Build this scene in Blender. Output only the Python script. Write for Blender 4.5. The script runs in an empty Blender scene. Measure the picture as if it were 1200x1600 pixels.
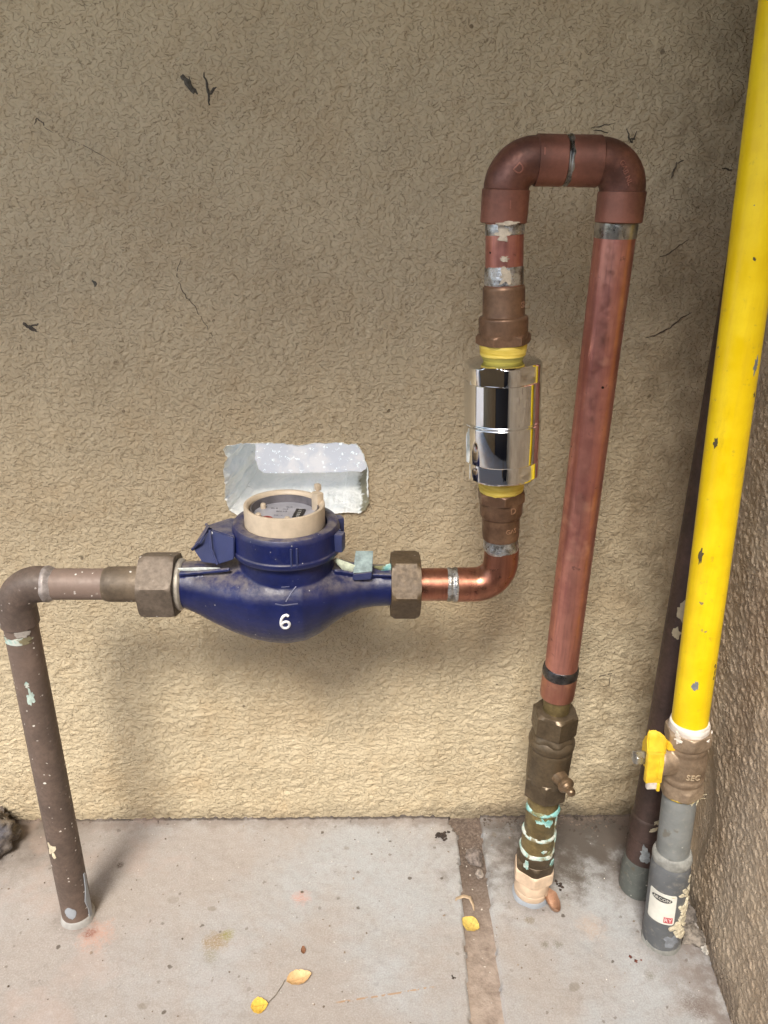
import bpy, bmesh, math, random
import numpy as np
from mathutils import Vector, Matrix, noise as mn
from mathutils.bvhtree import BVHTree
random.seed(7); rng = np.random.default_rng(7)
R_ = math.radians
scene = bpy.context.scene
COL = scene.collection

# ------------------------------------------------------------------ camera, sky, sun, exposure
cd = bpy.data.cameras.new('camera'); cam = bpy.data.objects.new('camera', cd); COL.objects.link(cam)
_rt = Vector((0.99948391, -0.02789892, 0.01592387))       # camera x axis in the world
_dn = Vector((0.00401337, -0.38337438, -0.92358431))      # camera down axis
_fw = Vector((0.03187181, 0.92317156, -0.38306455))       # viewing direction
m3 = Matrix((_rt, -_dn, -_fw)).transposed()
cam.matrix_world = Matrix.Translation((0, -0.763, 0.74)) @ m3.to_4x4()
cd.sensor_fit = 'HORIZONTAL'; cd.sensor_width = 36; cd.lens = 36 * 1202.8 / 1200
cd.clip_start = 0.01; cd.clip_end = 500
scene.camera = cam

SUN_EL, SUN_AZ = R_(50), R_(-16)      # azimuth from -Y (behind the camera) towards +X
world = bpy.data.worlds.new('World'); scene.world = world; world.use_nodes = True
wn = world.node_tree.nodes; wl = world.node_tree.links
bg = wn.get('Background') or wn.new('ShaderNodeBackground')
sky = wn.new('ShaderNodeTexSky'); sky.sky_type = 'NISHITA'; sky.sun_disc = False
sky.sun_elevation = SUN_EL; sky.sun_rotation = R_(180) - SUN_AZ
sky.air_density = 1.2; sky.dust_density = 2.5
wl.new(sky.outputs[0], bg.inputs[0]); bg.inputs[1].default_value = 0.15
sd = bpy.data.lights.new('sun', 'SUN'); sd.energy = 2.0; sd.angle = R_(17); sd.color = (1.0, .95, .86)
sun = bpy.data.objects.new('sun', sd); COL.objects.link(sun)
sdir = Vector((math.sin(SUN_AZ) * math.cos(SUN_EL), -math.cos(SUN_AZ) * math.cos(SUN_EL), math.sin(SUN_EL)))
sun.rotation_euler = sdir.to_track_quat('Z', 'Y').to_euler()
vs = scene.view_settings; vs.view_transform = 'Standard'; vs.look = 'None'; vs.gamma = 1
vs.exposure = 1.1

# ------------------------------------------------------------------ node helper
class NT:
    def __init__(s, name):
        s.m = bpy.data.materials.new(name); s.m.use_nodes = True
        s.t = s.m.node_tree; s.b = s.t.nodes['Principled BSDF']; s._co = None
    def n(s, k, **kw):
        x = s.t.nodes.new(k)
        for a, v in kw.items(): setattr(x, a, v)
        return x
    def L(s, a, b): s.t.links.new(a, b)
    def put(s, sock, v):
        if hasattr(v, 'is_output') or isinstance(v, bpy.types.NodeSocket): s.L(v, sock)
        elif isinstance(v, (tuple, list)): sock.default_value = tuple(v) + ((1,) if len(v) == 3 and len(sock.default_value) == 4 else ())
        else: sock.default_value = v
    def co(s):
        if s._co is None: s._co = s.n('ShaderNodeTexCoord').outputs['Object']
        return s._co
    def mapv(s, sc=(1,1,1), loc=(0,0,0), rot=(0,0,0), vec=None):
        x = s.n('ShaderNodeMapping'); s.L(vec or s.co(), x.inputs[0])
        x.inputs['Scale'].default_value = sc; x.inputs['Location'].default_value = loc; x.inputs['Rotation'].default_value = rot
        return x.outputs[0]
    def noise(s, scale, detail=4, rough=.55, dist=0, vec=None):
        x = s.n('ShaderNodeTexNoise'); s.L(vec or s.co(), x.inputs['Vector'])
        x.inputs['Scale'].default_value = scale; x.inputs['Detail'].default_value = detail
        x.inputs['Roughness'].default_value = rough; x.inputs['Distortion'].default_value = dist
        return x.outputs[0]
    def vor(s, scale, vec=None, feature='F1', rand=1):
        x = s.n('ShaderNodeTexVoronoi', feature=feature); s.L(vec or s.co(), x.inputs['Vector'])
        x.inputs['Scale'].default_value = scale; x.inputs['Randomness'].default_value = rand
        return x
    def th(s, v, lo, hi, a=0, b=1, smooth=True):
        x = s.n('ShaderNodeMapRange', interpolation_type='SMOOTHSTEP' if smooth else 'LINEAR')
        s.put(x.inputs[0], v)
        for i, q in enumerate((lo, hi, a, b)): s.put(x.inputs[1 + i], q)
        return x.outputs[0]
    def math(s, op, a, b=0, c=None):
        x = s.n('ShaderNodeMath', operation=op); s.put(x.inputs[0], a); s.put(x.inputs[1], b)
        if c is not None: s.put(x.inputs[2], c)
        return x.outputs[0]
    def mul(s, a, b): return s.math('MULTIPLY', a, b)
    def mix(s, f, a, b):
        x = s.n('ShaderNodeMix', data_type='RGBA'); s.put(x.inputs[0], f)
        s.put(x.inputs[6], a); s.put(x.inputs[7], b); return x.outputs[2]
    def sep(s, vec=None):
        x = s.n('ShaderNodeSeparateXYZ'); s.L(vec or s.co(), x.inputs[0]); return x.outputs
    def up(s):
        g = s.n('ShaderNodeNewGeometry'); x = s.n('ShaderNodeSeparateXYZ'); s.L(g.outputs['Normal'], x.inputs[0]); return x.outputs[2]
    def bump(s, h, strength, dist, nrm=None):
        x = s.n('ShaderNodeBump'); s.put(x.inputs['Height'], h)
        x.inputs['Strength'].default_value = strength; x.inputs['Distance'].default_value = dist
        if nrm: s.L(nrm, x.inputs['Normal'])
        return x.outputs[0]
    def flecks(s, scale, size, keep, vec=None):          # scattered dots: 1 inside a dot
        v = s.vor(scale, vec); wob = s.mul(s.math('SUBTRACT', s.noise(scale * 2.6, 2, .6), .5), size * 2.6)
        d = s.th(s.math('ADD', v.outputs['Distance'], wob), size, size * .6)
        d = s.mul(d, s.th(s.noise(scale * .13, 2, .5), .40, .52, .12, 1))
        c = s.n('ShaderNodeSeparateColor'); s.L(v.outputs['Color'], c.inputs[0])
        k = s.th(c.outputs[0], 1 - keep - .01, 1 - keep + .01)
        return s.mul(s.mul(d, k), 1)
    def blob(s, cx, cy, r, nz, amp=.5, soft=.25, axes=(0, 1), sx=1, sy=1):   # irregular spot
        o = s.sep(); a = s.mul(s.math('SUBTRACT', o[axes[0]], cx), sx); b = s.mul(s.math('SUBTRACT', o[axes[1]], cy), sy)
        d = s.math('SQRT', s.math('ADD', s.mul(a, a), s.mul(b, b)))
        d = s.math('ADD', d, s.mul(s.math('SUBTRACT', nz, .5), amp * r * 2))
        return s.th(d, r, r * (1 - soft))
    def out(s, color, rough=.5, metal=0, nrm=None, spec=.5, coat=0, sss=0):
        s.put(s.b.inputs['Base Color'], color); s.put(s.b.inputs['Roughness'], rough); s.put(s.b.inputs['Metallic'], metal)
        s.put(s.b.inputs['Specular IOR Level'], spec); s.put(s.b.inputs['Coat Weight'], coat)
        if nrm: s.L(nrm, s.b.inputs['Normal'])
        return s.m

def simple(name, col, rough=.5, metal=0, var=.25, sc=120, bump=.25, bd=.0006, dust=0, dustc=(.32,.28,.22), fl=0, spec=.5):
    t = NT(name); n1 = t.noise(sc, 6, .65); n2 = t.noise(sc * .18, 4, .6)
    dk = tuple(c * (1 - var * 1.4) for c in col); lt = tuple(min(1, c * (1 + var)) for c in col)
    c = t.mix(t.th(n1, .3, .7), dk, lt); c = t.mix(t.mul(t.th(n2, .45, .7), .5), c, tuple(x * .6 for x in col))
    mt = metal
    if dust:
        d = t.mul(t.mul(t.th(t.up(), -.1, .95), t.th(t.noise(sc * .6, 6, .7), .25, .7)), dust)
        c = t.mix(d, c, dustc); mt = t.math('SUBTRACT', metal, t.mul(d, metal)) if metal else 0
    if fl:
        f = t.flecks(330, .3, fl); c = t.mix(f, c, (.7, .68, .62))
    r = t.th(n1, .25, .8, max(0, rough - .12), min(1, rough + .15))
    return t.out(c, r, mt, t.bump(n1, bump, bd), spec=spec)

# ------------------------------------------------------------------ mesh helper
def frame(ax):
    A = Vector(ax).normalized(); F = Vector((0, -1, 0)); F = F - A * F.dot(A)
    if F.length < 1e-3: F = Vector((0, 0, 1)); F = F - A * F.dot(A)
    F.normalize(); return A, F, A.cross(F)

def rp(prof, e=.0007):
    out = [prof[0]]
    for i in range(1, len(prof) - 1):
        p0, p, p1 = Vector(prof[i-1]), Vector(prof[i]), Vector(prof[i+1])
        a, b = p0 - p, p1 - p
        if a.length < 1e-7 or b.length < 1e-7 or a.angle(b) > R_(165): out.append(tuple(p)); continue
        k = min(e, a.length * .45, b.length * .45)
        q0, q1 = p + a.normalized() * k, p + b.normalized() * k
        out += [tuple(q0), tuple((q0 + q1 + p * 2) / 4), tuple(q1)]
    return out + [prof[-1]]

class M:
    def __init__(s): s.v = []; s.f = []
    def add(s, v, f): o = len(s.v); s.v += [Vector(x) for x in v]; s.f += [tuple(i + o for i in q) for q in f]; return s
    def rings(s, rings, cap=True, closed=False):
        n = len(rings[0]); v = [p for r in rings for p in r]; f = []
        m = len(rings)
        for i in range(m if closed else m - 1):
            a, b = i * n, ((i + 1) % m) * n
            for j in range(n): k = (j + 1) % n; f.append((a + j, a + k, b + k, b + j))
        if cap and not closed: f.append(tuple(range(n - 1, -1, -1))); f.append(tuple((m - 1) * n + j for j in range(n)))
        return s.add(v, f)
    def lathe(s, p0, ax, prof, seg=72, hexa=None, rot=0, e=.0007, jit=0, js=90, nside=6, closed=False):
        # prof: (distance along axis, radius); hexa = distance of the flats
        A, F, Rr = frame(ax); p0 = Vector(p0); rs = []
        pr = rp(prof, e) if e else prof
        for t, r in pr:
            ring = []
            for j in range(seg):
                th = 2 * math.pi * j / seg; q = r
                if hexa:
                    st = 2 * math.pi / nside; a = ((th - rot + st / 2) % st) - st / 2
                    q = min(r, hexa / math.cos(a))
                p = p0 + A * t + (F * math.cos(th) + Rr * math.sin(th)) * q
                if jit: p += (F * math.cos(th) + Rr * math.sin(th)) * jit * mn.noise(p * js)
                ring.append(p)
            rs.append(ring)
        return s.rings(rs, cap=not closed, closed=closed)
    def sweep(s, pts, rad, seg=40, jit=0, js=90, flat=1, up=(0, -1, 0)):
        pts = [Vector(p) for p in pts]
        if not isinstance(rad, (list, tuple)): rad = [rad] * len(pts)
        rs = []; prevF = None
        for i, p in enumerate(pts):
            T = (pts[min(i + 1, len(pts) - 1)] - pts[max(i - 1, 0)]).normalized()
            F = prevF if prevF is not None else Vector(up); F = F - T * F.dot(T)
            if F.length < 1e-4: F = Vector((0, 0, 1)) - T * T.z
            F.normalize(); prevF = F; S = T.cross(F); ring = []
            for j in range(seg):
                th = 2 * math.pi * j / seg; d = F * math.cos(th) * flat + S * math.sin(th)
                q = p + d * rad[i]
                if jit: q += d * jit * mn.noise(q * js)
                ring.append(q)
            rs.append(ring)
        return s.rings(rs)
    def box(s, c, size, mat=None, bev=0):
        bm = bmesh.new(); bmesh.ops.create_cube(bm, size=1)
        bmesh.ops.scale(bm, vec=size, verts=bm.verts)
        if bev: bmesh.ops.bevel(bm, geom=bm.edges[:], offset=bev, segments=2, affect='EDGES', profile=.6)
        T = Matrix.Translation(c) @ (mat or Matrix())
        bm.verts.index_update(); s.add([T @ v.co for v in bm.verts], [[v.index for v in f.verts] for f in bm.faces]); bm.free(); return s
    def prism(s, outline, fn, thick, step=.0015, axis=0):
        # outline: 2-D polygon (u,t); fn(u,t,w) -> world point
        bm = bmesh.new(); vs_ = [bm.verts.new((a, b, 0)) for a, b in outline]; bm.faces.new(vs_)
        lo = min(o[axis] for o in outline); hi = max(o[axis] for o in outline); x = lo + step
        no = (1, 0, 0) if axis == 0 else (0, 1, 0)
        while x < hi:
            bmesh.ops.bisect_plane(bm, geom=bm.verts[:] + bm.edges[:] + bm.faces[:], plane_co=[x * k for k in no], plane_no=no); x += step
        bmesh.ops.triangulate(bm, faces=bm.faces[:])
        return s._wrap(bm, fn, thick)
    def _wrap(s, bm, fn, thick):
        r = bmesh.ops.extrude_face_region(bm, geom=bm.faces[:])
        for g in r['geom']:
            if isinstance(g, bmesh.types.BMVert): g.co.z += 1
        bm.verts.index_update()
        s.add([Vector(fn(v.co.x, v.co.y, thick if v.co.z > .5 else -.0003)) for v in bm.verts], [[v.index for v in f.verts] for f in bm.faces]); bm.free(); return s
    def text(s, body, size, fn, thick, step=.0012):
        c = bpy.data.curves.new('t', 'FONT'); c.body = body; c.size = size; c.align_x = 'CENTER'; c.align_y = 'CENTER'; c.resolution_u = 3
        o = bpy.data.objects.new('t', c); COL.objects.link(o); bpy.context.view_layer.update()
        me = bpy.data.meshes.new_from_object(o.evaluated_get(bpy.context.evaluated_depsgraph_get()))
        bm = bmesh.new(); bm.from_mesh(me); bpy.data.objects.remove(o); bpy.data.curves.remove(c); bpy.data.meshes.remove(me)
        return s._wrap(bm, fn, thick)
    def rock(s, c, r, seed=0, sub=3, sq=(1, 1, .7), rough=.35):
        bm = bmesh.new(); bmesh.ops.create_icosphere(bm, subdivisions=sub, radius=1); bm.verts.index_update(); c = Vector(c)
        for v in bm.verts:
            d = v.co.copy(); k = 1 + rough * mn.noise(d * 1.3 + Vector((seed * 7.3, 0, 0))) + rough * .5 * mn.noise(d * 3.7 + Vector((0, seed * 3.1, 0))) + rough * .2 * mn.noise(d * 9)
            v.co = Vector((d.x * sq[0], d.y * sq[1], d.z * sq[2])) * r * k + c
        s.add([v.co for v in bm.verts], [[v.index for v in f.verts] for f in bm.faces]); bm.free(); return s
    def build(s, name, mat, parent=None, ang=28, remesh=0, smooth=6, flip=True):
        o0 = ROOT.get(parent, Vector((0, 0, 0))) if parent else None
        me = bpy.data.meshes.new(name)
        off = BASE.get(parent.name, Vector()) if parent else Vector()
        if parent and parent.type != 'EMPTY': off = BASE.get(parent.name, Vector())
        me.from_pydata([tuple(v - off) for v in s.v], [], s.f)
        bm = bmesh.new(); bm.from_mesh(me); bmesh.ops.recalc_face_normals(bm, faces=bm.faces[:]) if flip else None; bm.to_mesh(me); bm.free()
        o = bpy.data.objects.new(name, me); COL.objects.link(o)
        if remesh:
            r = o.modifiers.new('r', 'REMESH'); r.mode = 'VOXEL'; r.voxel_size = remesh
            q = o.modifiers.new('s', 'SMOOTH'); q.iterations = smooth; q.factor = .5
            bpy.context.view_layer.update()
            me2 = bpy.data.meshes.new_from_object(o.evaluated_get(bpy.context.evaluated_depsgraph_get()))
            o.modifiers.clear(); o.data = me2; bpy.data.meshes.remove(me); me = me2; me.name = name
        me.materials.clear(); me.materials.append(mat)
        me.polygons.foreach_set('use_smooth', [True] * len(me.polygons))
        if not remesh: me.set_sharp_from_angle(angle=R_(ang))
        me.update()
        if parent: o.parent = parent; BASE[o.name] = off
        else: BASE[o.name] = Vector()
        return o
ROOT = {}; BASE = {}

def tag(o, label=None, cat=None, group=None, kind=None):
    if label: o['label'] = label
    if cat: o['category'] = cat
    if group: o['group'] = group
    if kind: o['kind'] = kind
    return o
def thing(name, base, label, cat, group=None):
    o = bpy.data.objects.new(name, None); o.empty_display_size = .02; COL.objects.link(o); o.location = base
    BASE[o.name] = Vector(base); return tag(o, label, cat, group)
def solo(o, label, cat, group=None):      # single-mesh thing: move its origin to its base
    me = o.data; n = len(me.vertices); a = np.empty(n * 3); me.vertices.foreach_get('co', a); a = a.reshape(-1, 3)
    c = Vector(((a[:, 0].min() + a[:, 0].max()) / 2, (a[:, 1].min() + a[:, 1].max()) / 2, a[:, 2].min()))
    me.transform(Matrix.Translation(-c)); o.location = c; BASE[o.name] = c; return tag(o, label, cat, group)

class Ax:      # a cylinder axis to wrap marks round
    def __init__(s, p0, p1): s.p0 = Vector(p0); s.A, s.F, s.R = frame(Vector(p1) - Vector(p0)); s.len = (Vector(p1) - Vector(p0)).length
    def z(s, z): return (z - s.p0.z) / s.A.z           # distance along for a height z
    def pt(s, t, th=0, r=0): return s.p0 + s.A * t + (s.F * math.cos(th) + s.R * math.sin(th)) * r
    def wrap(s, t0, th0, r, rot=0):
        c, sn = math.cos(rot), math.sin(rot)
        return lambda u, v, w: s.pt(t0 + u * sn + v * c, th0 + (u * c - v * sn) / r, r + w)
def ragged(w, h, n=22, amp=.25, seed=0):
    out = []
    for i in range(n):
        a = 2 * math.pi * i / n; k = 1 + amp * 2 * mn.noise(Vector((math.cos(a) * 1.7 + seed * 5.1, math.sin(a) * 1.7, seed))) + amp * .6 * random.uniform(-1, 1)
        out.append((w * k * math.cos(a), h * k * math.sin(a)))
    return out

# ------------------------------------------------------------------ numpy noise for the rendered walls
_perm = rng.permutation(256); _perm = np.concatenate([_perm, _perm]); _g = rng.uniform(0, 2 * np.pi, 256)
def pn(x, y):
    xi, yi = np.floor(x).astype(int), np.floor(y).astype(int); xf, yf = x - xi, y - yi
    def gr(a, b, dx, dy):
        h = _g[_perm[(_perm[a & 255] + b) & 255]]; return np.cos(h) * dx + np.sin(h) * dy
    u = xf ** 3 * (xf * (xf * 6 - 15) + 10); v = yf ** 3 * (yf * (yf * 6 - 15) + 10)
    a = gr(xi, yi, xf, yf) * (1 - u) + gr(xi + 1, yi, xf - 1, yf) * u
    b = gr(xi, yi + 1, xf, yf - 1) * (1 - u) + gr(xi + 1, yi + 1, xf - 1, yf - 1) * u
    return (a * (1 - v) + b * v) * 1.5
def stucco_h(x, y, s=1.0, ax=1.0, ay=1.0):      # smeared, worm-like render, metres
    wx = pn(x * 60 + 7, y * 60) * .006; wy = pn(x * 60, y * 60 + 31) * .006
    X, Y = (x + wx) * s, (y + wy) * s
    n1 = pn(X * 150 * ax, Y * 150 * ay); n2 = pn(X * 290 * ax + 9, Y * 290 * ay); n3 = pn(X * 22, Y * 22)
    return .0011 * (1 - np.abs(n1) * 1.8) + .0005 * n2 + .0022 * n3 * .5

def grid(xs, ys, fn, keep=None):
    X, Y = np.meshgrid(xs, ys); P = fn(X, Y)        # P: (...,3)
    ny, nx = X.shape; idx = np.arange(nx * ny).reshape(ny, nx)
    q = np.stack([idx[:-1, :-1], idx[:-1, 1:], idx[1:, 1:], idx[1:, :-1]], -1)
    if keep is not None: q = q[keep]
    return P.reshape(-1, 3), q.reshape(-1, 4)
def gmesh(name, P, q, mat, smooth=True, parent=None):
    me = bpy.data.meshes.new(name); me.from_pydata(P.tolist(), [], q.tolist()); me.materials.append(mat)
    me.polygons.foreach_set('use_smooth', [smooth] * len(me.polygons)); me.update()
    o = bpy.data.objects.new(name, me); COL.objects.link(o); BASE[o.name] = Vector()
    if parent: o.parent = parent
    return o
def inpoly(x, y, poly):
    c = np.zeros(x.shape, bool); n = len(poly)
    for i in range(n):
        x0, y0 = poly[i]; x1, y1 = poly[(i + 1) % n]
        if y0 == y1: continue
        k = ((y0 > y) != (y1 > y)) & (x < (x1 - x0) * (y - y0) / (y1 - y0) + x0); c ^= k
    return c
def spaced(a, b, fine0, fine1, d, grow=1.35):
    out = list(np.arange(fine0, fine1 + d / 2, d)); x, s = out[-1], d
    while x < b: s *= grow; x = min(x + s, b); out.append(x)
    x, s = out[0], d; pre = []
    while x > a: s *= grow; x = max(x - s, a); pre.append(x)
    return np.array(pre[::-1] + out)

# ------------------------------------------------------------------ materials of the setting
def stucco_mat(name, base, axes, dirt=1.0, grime=None, rel=1.0):
    t = NT(name); co = t.co()
    big = t.noise(5, 5, .6); mid = t.noise(28, 5, .6); fine = t.noise(420, 4, .6)
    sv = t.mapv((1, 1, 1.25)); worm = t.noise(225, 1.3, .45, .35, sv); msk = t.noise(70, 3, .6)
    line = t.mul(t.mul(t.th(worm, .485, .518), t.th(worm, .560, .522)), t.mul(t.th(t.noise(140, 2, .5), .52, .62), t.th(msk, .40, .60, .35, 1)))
    c = t.mix(t.th(big, .32, .7), tuple(x * .88 for x in base), tuple(min(1, x * 1.06) for x in base))
    c = t.mix(t.mul(t.th(mid, .45, .75), .30), c, (base[0] * .90, base[1] * .80, base[2] * .68))
    c = t.mix(t.mul(t.th(fine, .35, .65), .12), c, tuple(x * .7 for x in base))
    c = t.mix(t.mul(line, .46 * dirt), c, (.13, .085, .052))  # pit-edge shade painted as dark lines; dirt sets their strength
    sp = t.flecks(85, .10, .25); c = t.mix(t.mul(sp, .55), c, (.06, .045, .03))
    sp2 = t.flecks(30, .07, .25); c = t.mix(t.mul(sp2, .8), c, (.04, .03, .022))
    ss = t.noise(9, 5, .65, .5); c = t.mix(t.mul(t.th(ss, .48, .66), .30), c, (base[0] * .70, base[1] * .60, base[2] * .50))
    vs_ = t.noise(16, 4, .6, .2, t.mapv((1, 1, .16))); c = t.mix(t.mul(t.th(vs_, .54, .70), .22), c, (base[0] * .66, base[1] * .62, base[2] * .56))
    if grime: c = grime(t, c, big, mid, fine)
    plate = t.th(worm, .44, .57); nb = t.bump(plate, .75, .0011 * rel); nb = t.bump(t.noise(90, 2, .5), .6, .003 * rel, nb); nb = t.bump(t.noise(24, 3, .5), .4, .006, nb); nb = t.bump(t.mul(line, -1), .7, .0010, nb); nb = t.bump(t.noise(380, 3, .6), .35, .0006, nb)
    return t.out(c, .88, 0, nb, spec=.25)
def back_grime_shade(t, c, big, mid, fine):
    o = t.sep(); z = o[2]; x = o[0]
    # painted shade on upper wall and right side, brown blob, dirt along foot
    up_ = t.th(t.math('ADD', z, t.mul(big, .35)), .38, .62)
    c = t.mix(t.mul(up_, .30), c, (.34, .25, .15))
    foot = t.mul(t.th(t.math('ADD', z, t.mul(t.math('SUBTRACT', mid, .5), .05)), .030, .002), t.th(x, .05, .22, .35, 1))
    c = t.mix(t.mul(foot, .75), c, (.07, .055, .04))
    st = t.blob(.16, .30, .10, mid, .9, .8, (0, 2)); c = t.mix(t.mul(st, .22), c, (.20, .13, .08))
    rt_ = t.mul(t.th(x, .16, .34), t.th(mid, .3, .7)); c = t.mix(t.mul(rt_, .5), c, (.15, .115, .07))
    return c
M_wall = stucco_mat('render_wall', (.585, .492, .338), (0, 2), 1.0, back_grime_shade)
def side_grime(t, c, big, mid, fine):
    o = t.sep(); s1 = t.th(t.math('ADD', o[2], t.mul(t.math('SUBTRACT', mid, .5), .08)), .05, .0)
    c = t.mix(t.mul(s1, .6), c, (.12, .095, .075))
    c = t.mix(t.th(t.flecks(14, .10, .2), 0, 1), c, (.10, .05, .03))
    return t.mix(t.mul(t.th(big, .4, .6), .4), c, (.25, .18, .13))
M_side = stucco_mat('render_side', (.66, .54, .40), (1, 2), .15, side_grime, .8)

def floor_mat():
    t = NT('concrete'); big = t.noise(4.5, 5, .6); mid = t.noise(38, 6, .65); fine = t.noise(600, 4, .7); n3 = t.noise(120, 5, .65)
    c = t.mix(t.th(big, .42, .62), (.365, .330, .305), (.385, .395, .405))
    c = t.mix(t.mul(t.th(mid, .4, .75), .35), c, (.33, .28, .25))
    c = t.mix(t.mul(t.th(fine, .42, .66), .34), c, (.22, .20, .18)); c = t.mix(t.mul(t.th(fine, .50, .32), .25), c, (.52, .50, .47)); c = t.mix(t.mul(t.th(n3, .52, .66), .25), c, (.25, .22, .19))
    o = t.sep(); x, y = o[0], o[1]
    # dirt lying in the corner behind the pipes and along the wall foot
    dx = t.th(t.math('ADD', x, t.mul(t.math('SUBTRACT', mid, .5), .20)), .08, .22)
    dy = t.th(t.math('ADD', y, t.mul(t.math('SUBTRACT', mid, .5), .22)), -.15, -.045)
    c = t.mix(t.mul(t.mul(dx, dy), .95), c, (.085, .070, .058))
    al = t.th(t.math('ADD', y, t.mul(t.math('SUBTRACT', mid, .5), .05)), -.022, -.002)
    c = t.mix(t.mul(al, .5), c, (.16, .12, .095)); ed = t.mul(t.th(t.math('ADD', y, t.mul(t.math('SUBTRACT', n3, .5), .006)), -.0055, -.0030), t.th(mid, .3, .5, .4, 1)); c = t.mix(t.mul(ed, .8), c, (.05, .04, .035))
    lf = t.mul(t.th(x, -.28, -.40), t.th(t.math('ADD', y, t.mul(t.math('SUBTRACT', mid, .5), .1)), -.12, -.02)); c = t.mix(t.mul(lf, .7), c, (.11, .085, .065))
    rs = t.mul(t.th(x, .29, .36), t.th(mid, .35, .6)); c = t.mix(t.mul(rs, .65), c, (.16, .12, .10))
    pk = t.mul(t.th(t.noise(9, 4, .6), .5, .62), t.th(x, -.05, -.25)); c = t.mix(t.mul(pk, .35), c, (.42, .30, .24))
    sp = t.flecks(75, .17, .18); c = t.mix(t.mul(sp, .6), c, (.14, .11, .09))
    sp = t.flecks(48, .13, .35); c = t.mix(t.mul(sp, .8), c, (.08, .06, .045))
    sp = t.flecks(21, .14, .22, t.mapv((1, 1.2, 1), (.3, .2, 0))); c = t.mix(t.mul(sp, .45), c, (.17, .14, .10))
    sp = t.flecks(160, .14, .05); c = t.mix(t.mul(sp, .6), c, (.7, .67, .62))
    for (bx, by, r, col, a, am) in ((-.1519, -.1767, .018, (.26, .17, .06), .75, 1.1), (-.140, -.168, .010, (.25, .23, .06), .8, .8), (-.153, -.192, .012, (.25, .23, .17), .6, .9),
            (-.0647, -.1223, .013, (.58, .29, .22), .6, 1.2), (-.281, -.166, .026, (.55, .30, .22), .55, 1.4), (-.288, -.163, .010, (.22, .08, .05), .8, .8),
            (.190, -.155, .008, (.2, .16, .10), .7, .8), (.214, -.185, .007, (.17, .15, .11), .7, .8), (.30, -.222, .0075, (.17, .16, .13), .7, .8),
            (.2, -.185, .0065, (.16, .14, .1), .7, .8), (.255, -.165, .022, (.48, .36, .28), .5, 1.2), (.335, -.255, .02, (.14, .10, .08), .6, 1),
            (-.2817, -.0735, .0065, (.08, .05, .035), .9, .6), (.255, -.095, .03, (.10, .085, .07), .65, 1.3), (.225, -.03, .04, (.06, .05, .045), .7, 1.2)):
        b = t.blob(bx, by, r, n3, am * .8, .8); c = t.mix(t.mul(t.mul(b, a), t.th(fine, .36, .58, .25, 1)), c, col)
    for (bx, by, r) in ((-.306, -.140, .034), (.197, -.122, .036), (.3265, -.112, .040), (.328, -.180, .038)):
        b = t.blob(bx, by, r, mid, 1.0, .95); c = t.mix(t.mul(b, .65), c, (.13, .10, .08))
    # faint orange scratch near the lower edge of the picture
    u = t.math('ADD', t.mul(t.math('SUBTRACT', x, .028), .99), t.mul(t.math('ADD', y, .238), .14)); v = t.math('SUBTRACT', t.math('ADD', y, .238), t.mul(t.math('SUBTRACT', x, .028), .143))
    ln = t.mul(t.mul(t.th(t.math('ABSOLUTE', v), .0014, .0004), t.th(t.math('ABSOLUTE', u), .052, .045)), t.th(t.noise(160, 2), .4, .5)); c = t.mix(t.mul(ln, .75), c, (.38, .22, .10))
    ck = t.noise(7, 3, .5, .6); ckl = t.mul(t.th(t.math('ABSOLUTE', t.math('SUBTRACT', ck, .5)), .004, .0008), t.th(t.noise(11, 2), .52, .6)); c = t.mix(t.mul(ckl, .12), c, (.1, .08, .07))
    nb = t.bump(mid, .3, .002); nb = t.bump(t.noise(260, 5, .7), .25, .0007, nb); nb = t.bump(fine, .2, .0003, nb)
    return t.out(c, t.th(mid, .3, .7, .62, .85), 0, nb, spec=.3)
M_floor = floor_mat()
M_earth = simple('earth', (.27, .195, .15), .9, 0, .5, 90, .6, .002)
def earth_mat():
    t = NT('joint_mortar'); n1 = t.noise(70, 6, .65); n2 = t.noise(300, 5, .7); y = t.sep()[1]
    c = t.mix(t.th(t.math('ADD', y, t.mul(n1, .12)), -.19, .0), (.37, .30, .25), (.10, .075, .060))
    c = t.mix(t.mul(t.th(n1, .4, .7), .6), c, (.17, .125, .10)); c = t.mix(t.mul(t.th(n2, .4, .7), .3), c, (.40, .33, .28))
    c = t.mix(t.flecks(150, .18, .12), c, (.55, .5, .44))
    return t.out(c, .9, 0, t.bump(n2, .6, .001, t.bump(n1, .8, .003)), spec=.2)
M_joint = earth_mat()

# ------------------------------------------------------------------ back wall with the white niche
NICHE = [(-0.1397, 0.4932), (-0.1375, 0.4969), (-0.1249, 0.4993), (-0.0893, 0.5006), (-0.0779, 0.4996), (-0.0623, 0.4975), (-0.0465, 0.5006), (-0.0193, 0.5012), (-0.0107, 0.4993), (-0.0036, 0.5004), (0.0008, 0.4934), (0.0037, 0.4889), (0.0051, 0.4828), (0.0078, 0.4767), (0.0086, 0.4519), (0.0096, 0.4361), (0.0055, 0.4281), (-0.0004, 0.4236), (-0.0138, 0.4248), (-0.0286, 0.4232), (-0.0776, 0.422), (-0.1278, 0.4203), (-0.1378, 0.4267), (-0.1387, 0.4354), (-0.1414, 0.4386), (-0.1397, 0.4542), (-0.1408, 0.4712), (-0.1381, 0.4804), (-0.1357, 0.4842)]
def dense(poly, step=.0012, amp=.0007):
    out = []
    for i in range(len(poly)):
        a, b = Vector(poly[i]), Vector(poly[(i + 1) % len(poly)]); n = max(1, int((b - a).length / step))
        for k in range(n):
            p = a.lerp(b, k / n); p += Vector((mn.noise(Vector((p.x * 300, p.y * 300, 1))), mn.noise(Vector((p.x * 300, p.y * 300, 9))))) * amp * 1.5; out.append((p.x, p.y))
    return out
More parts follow.
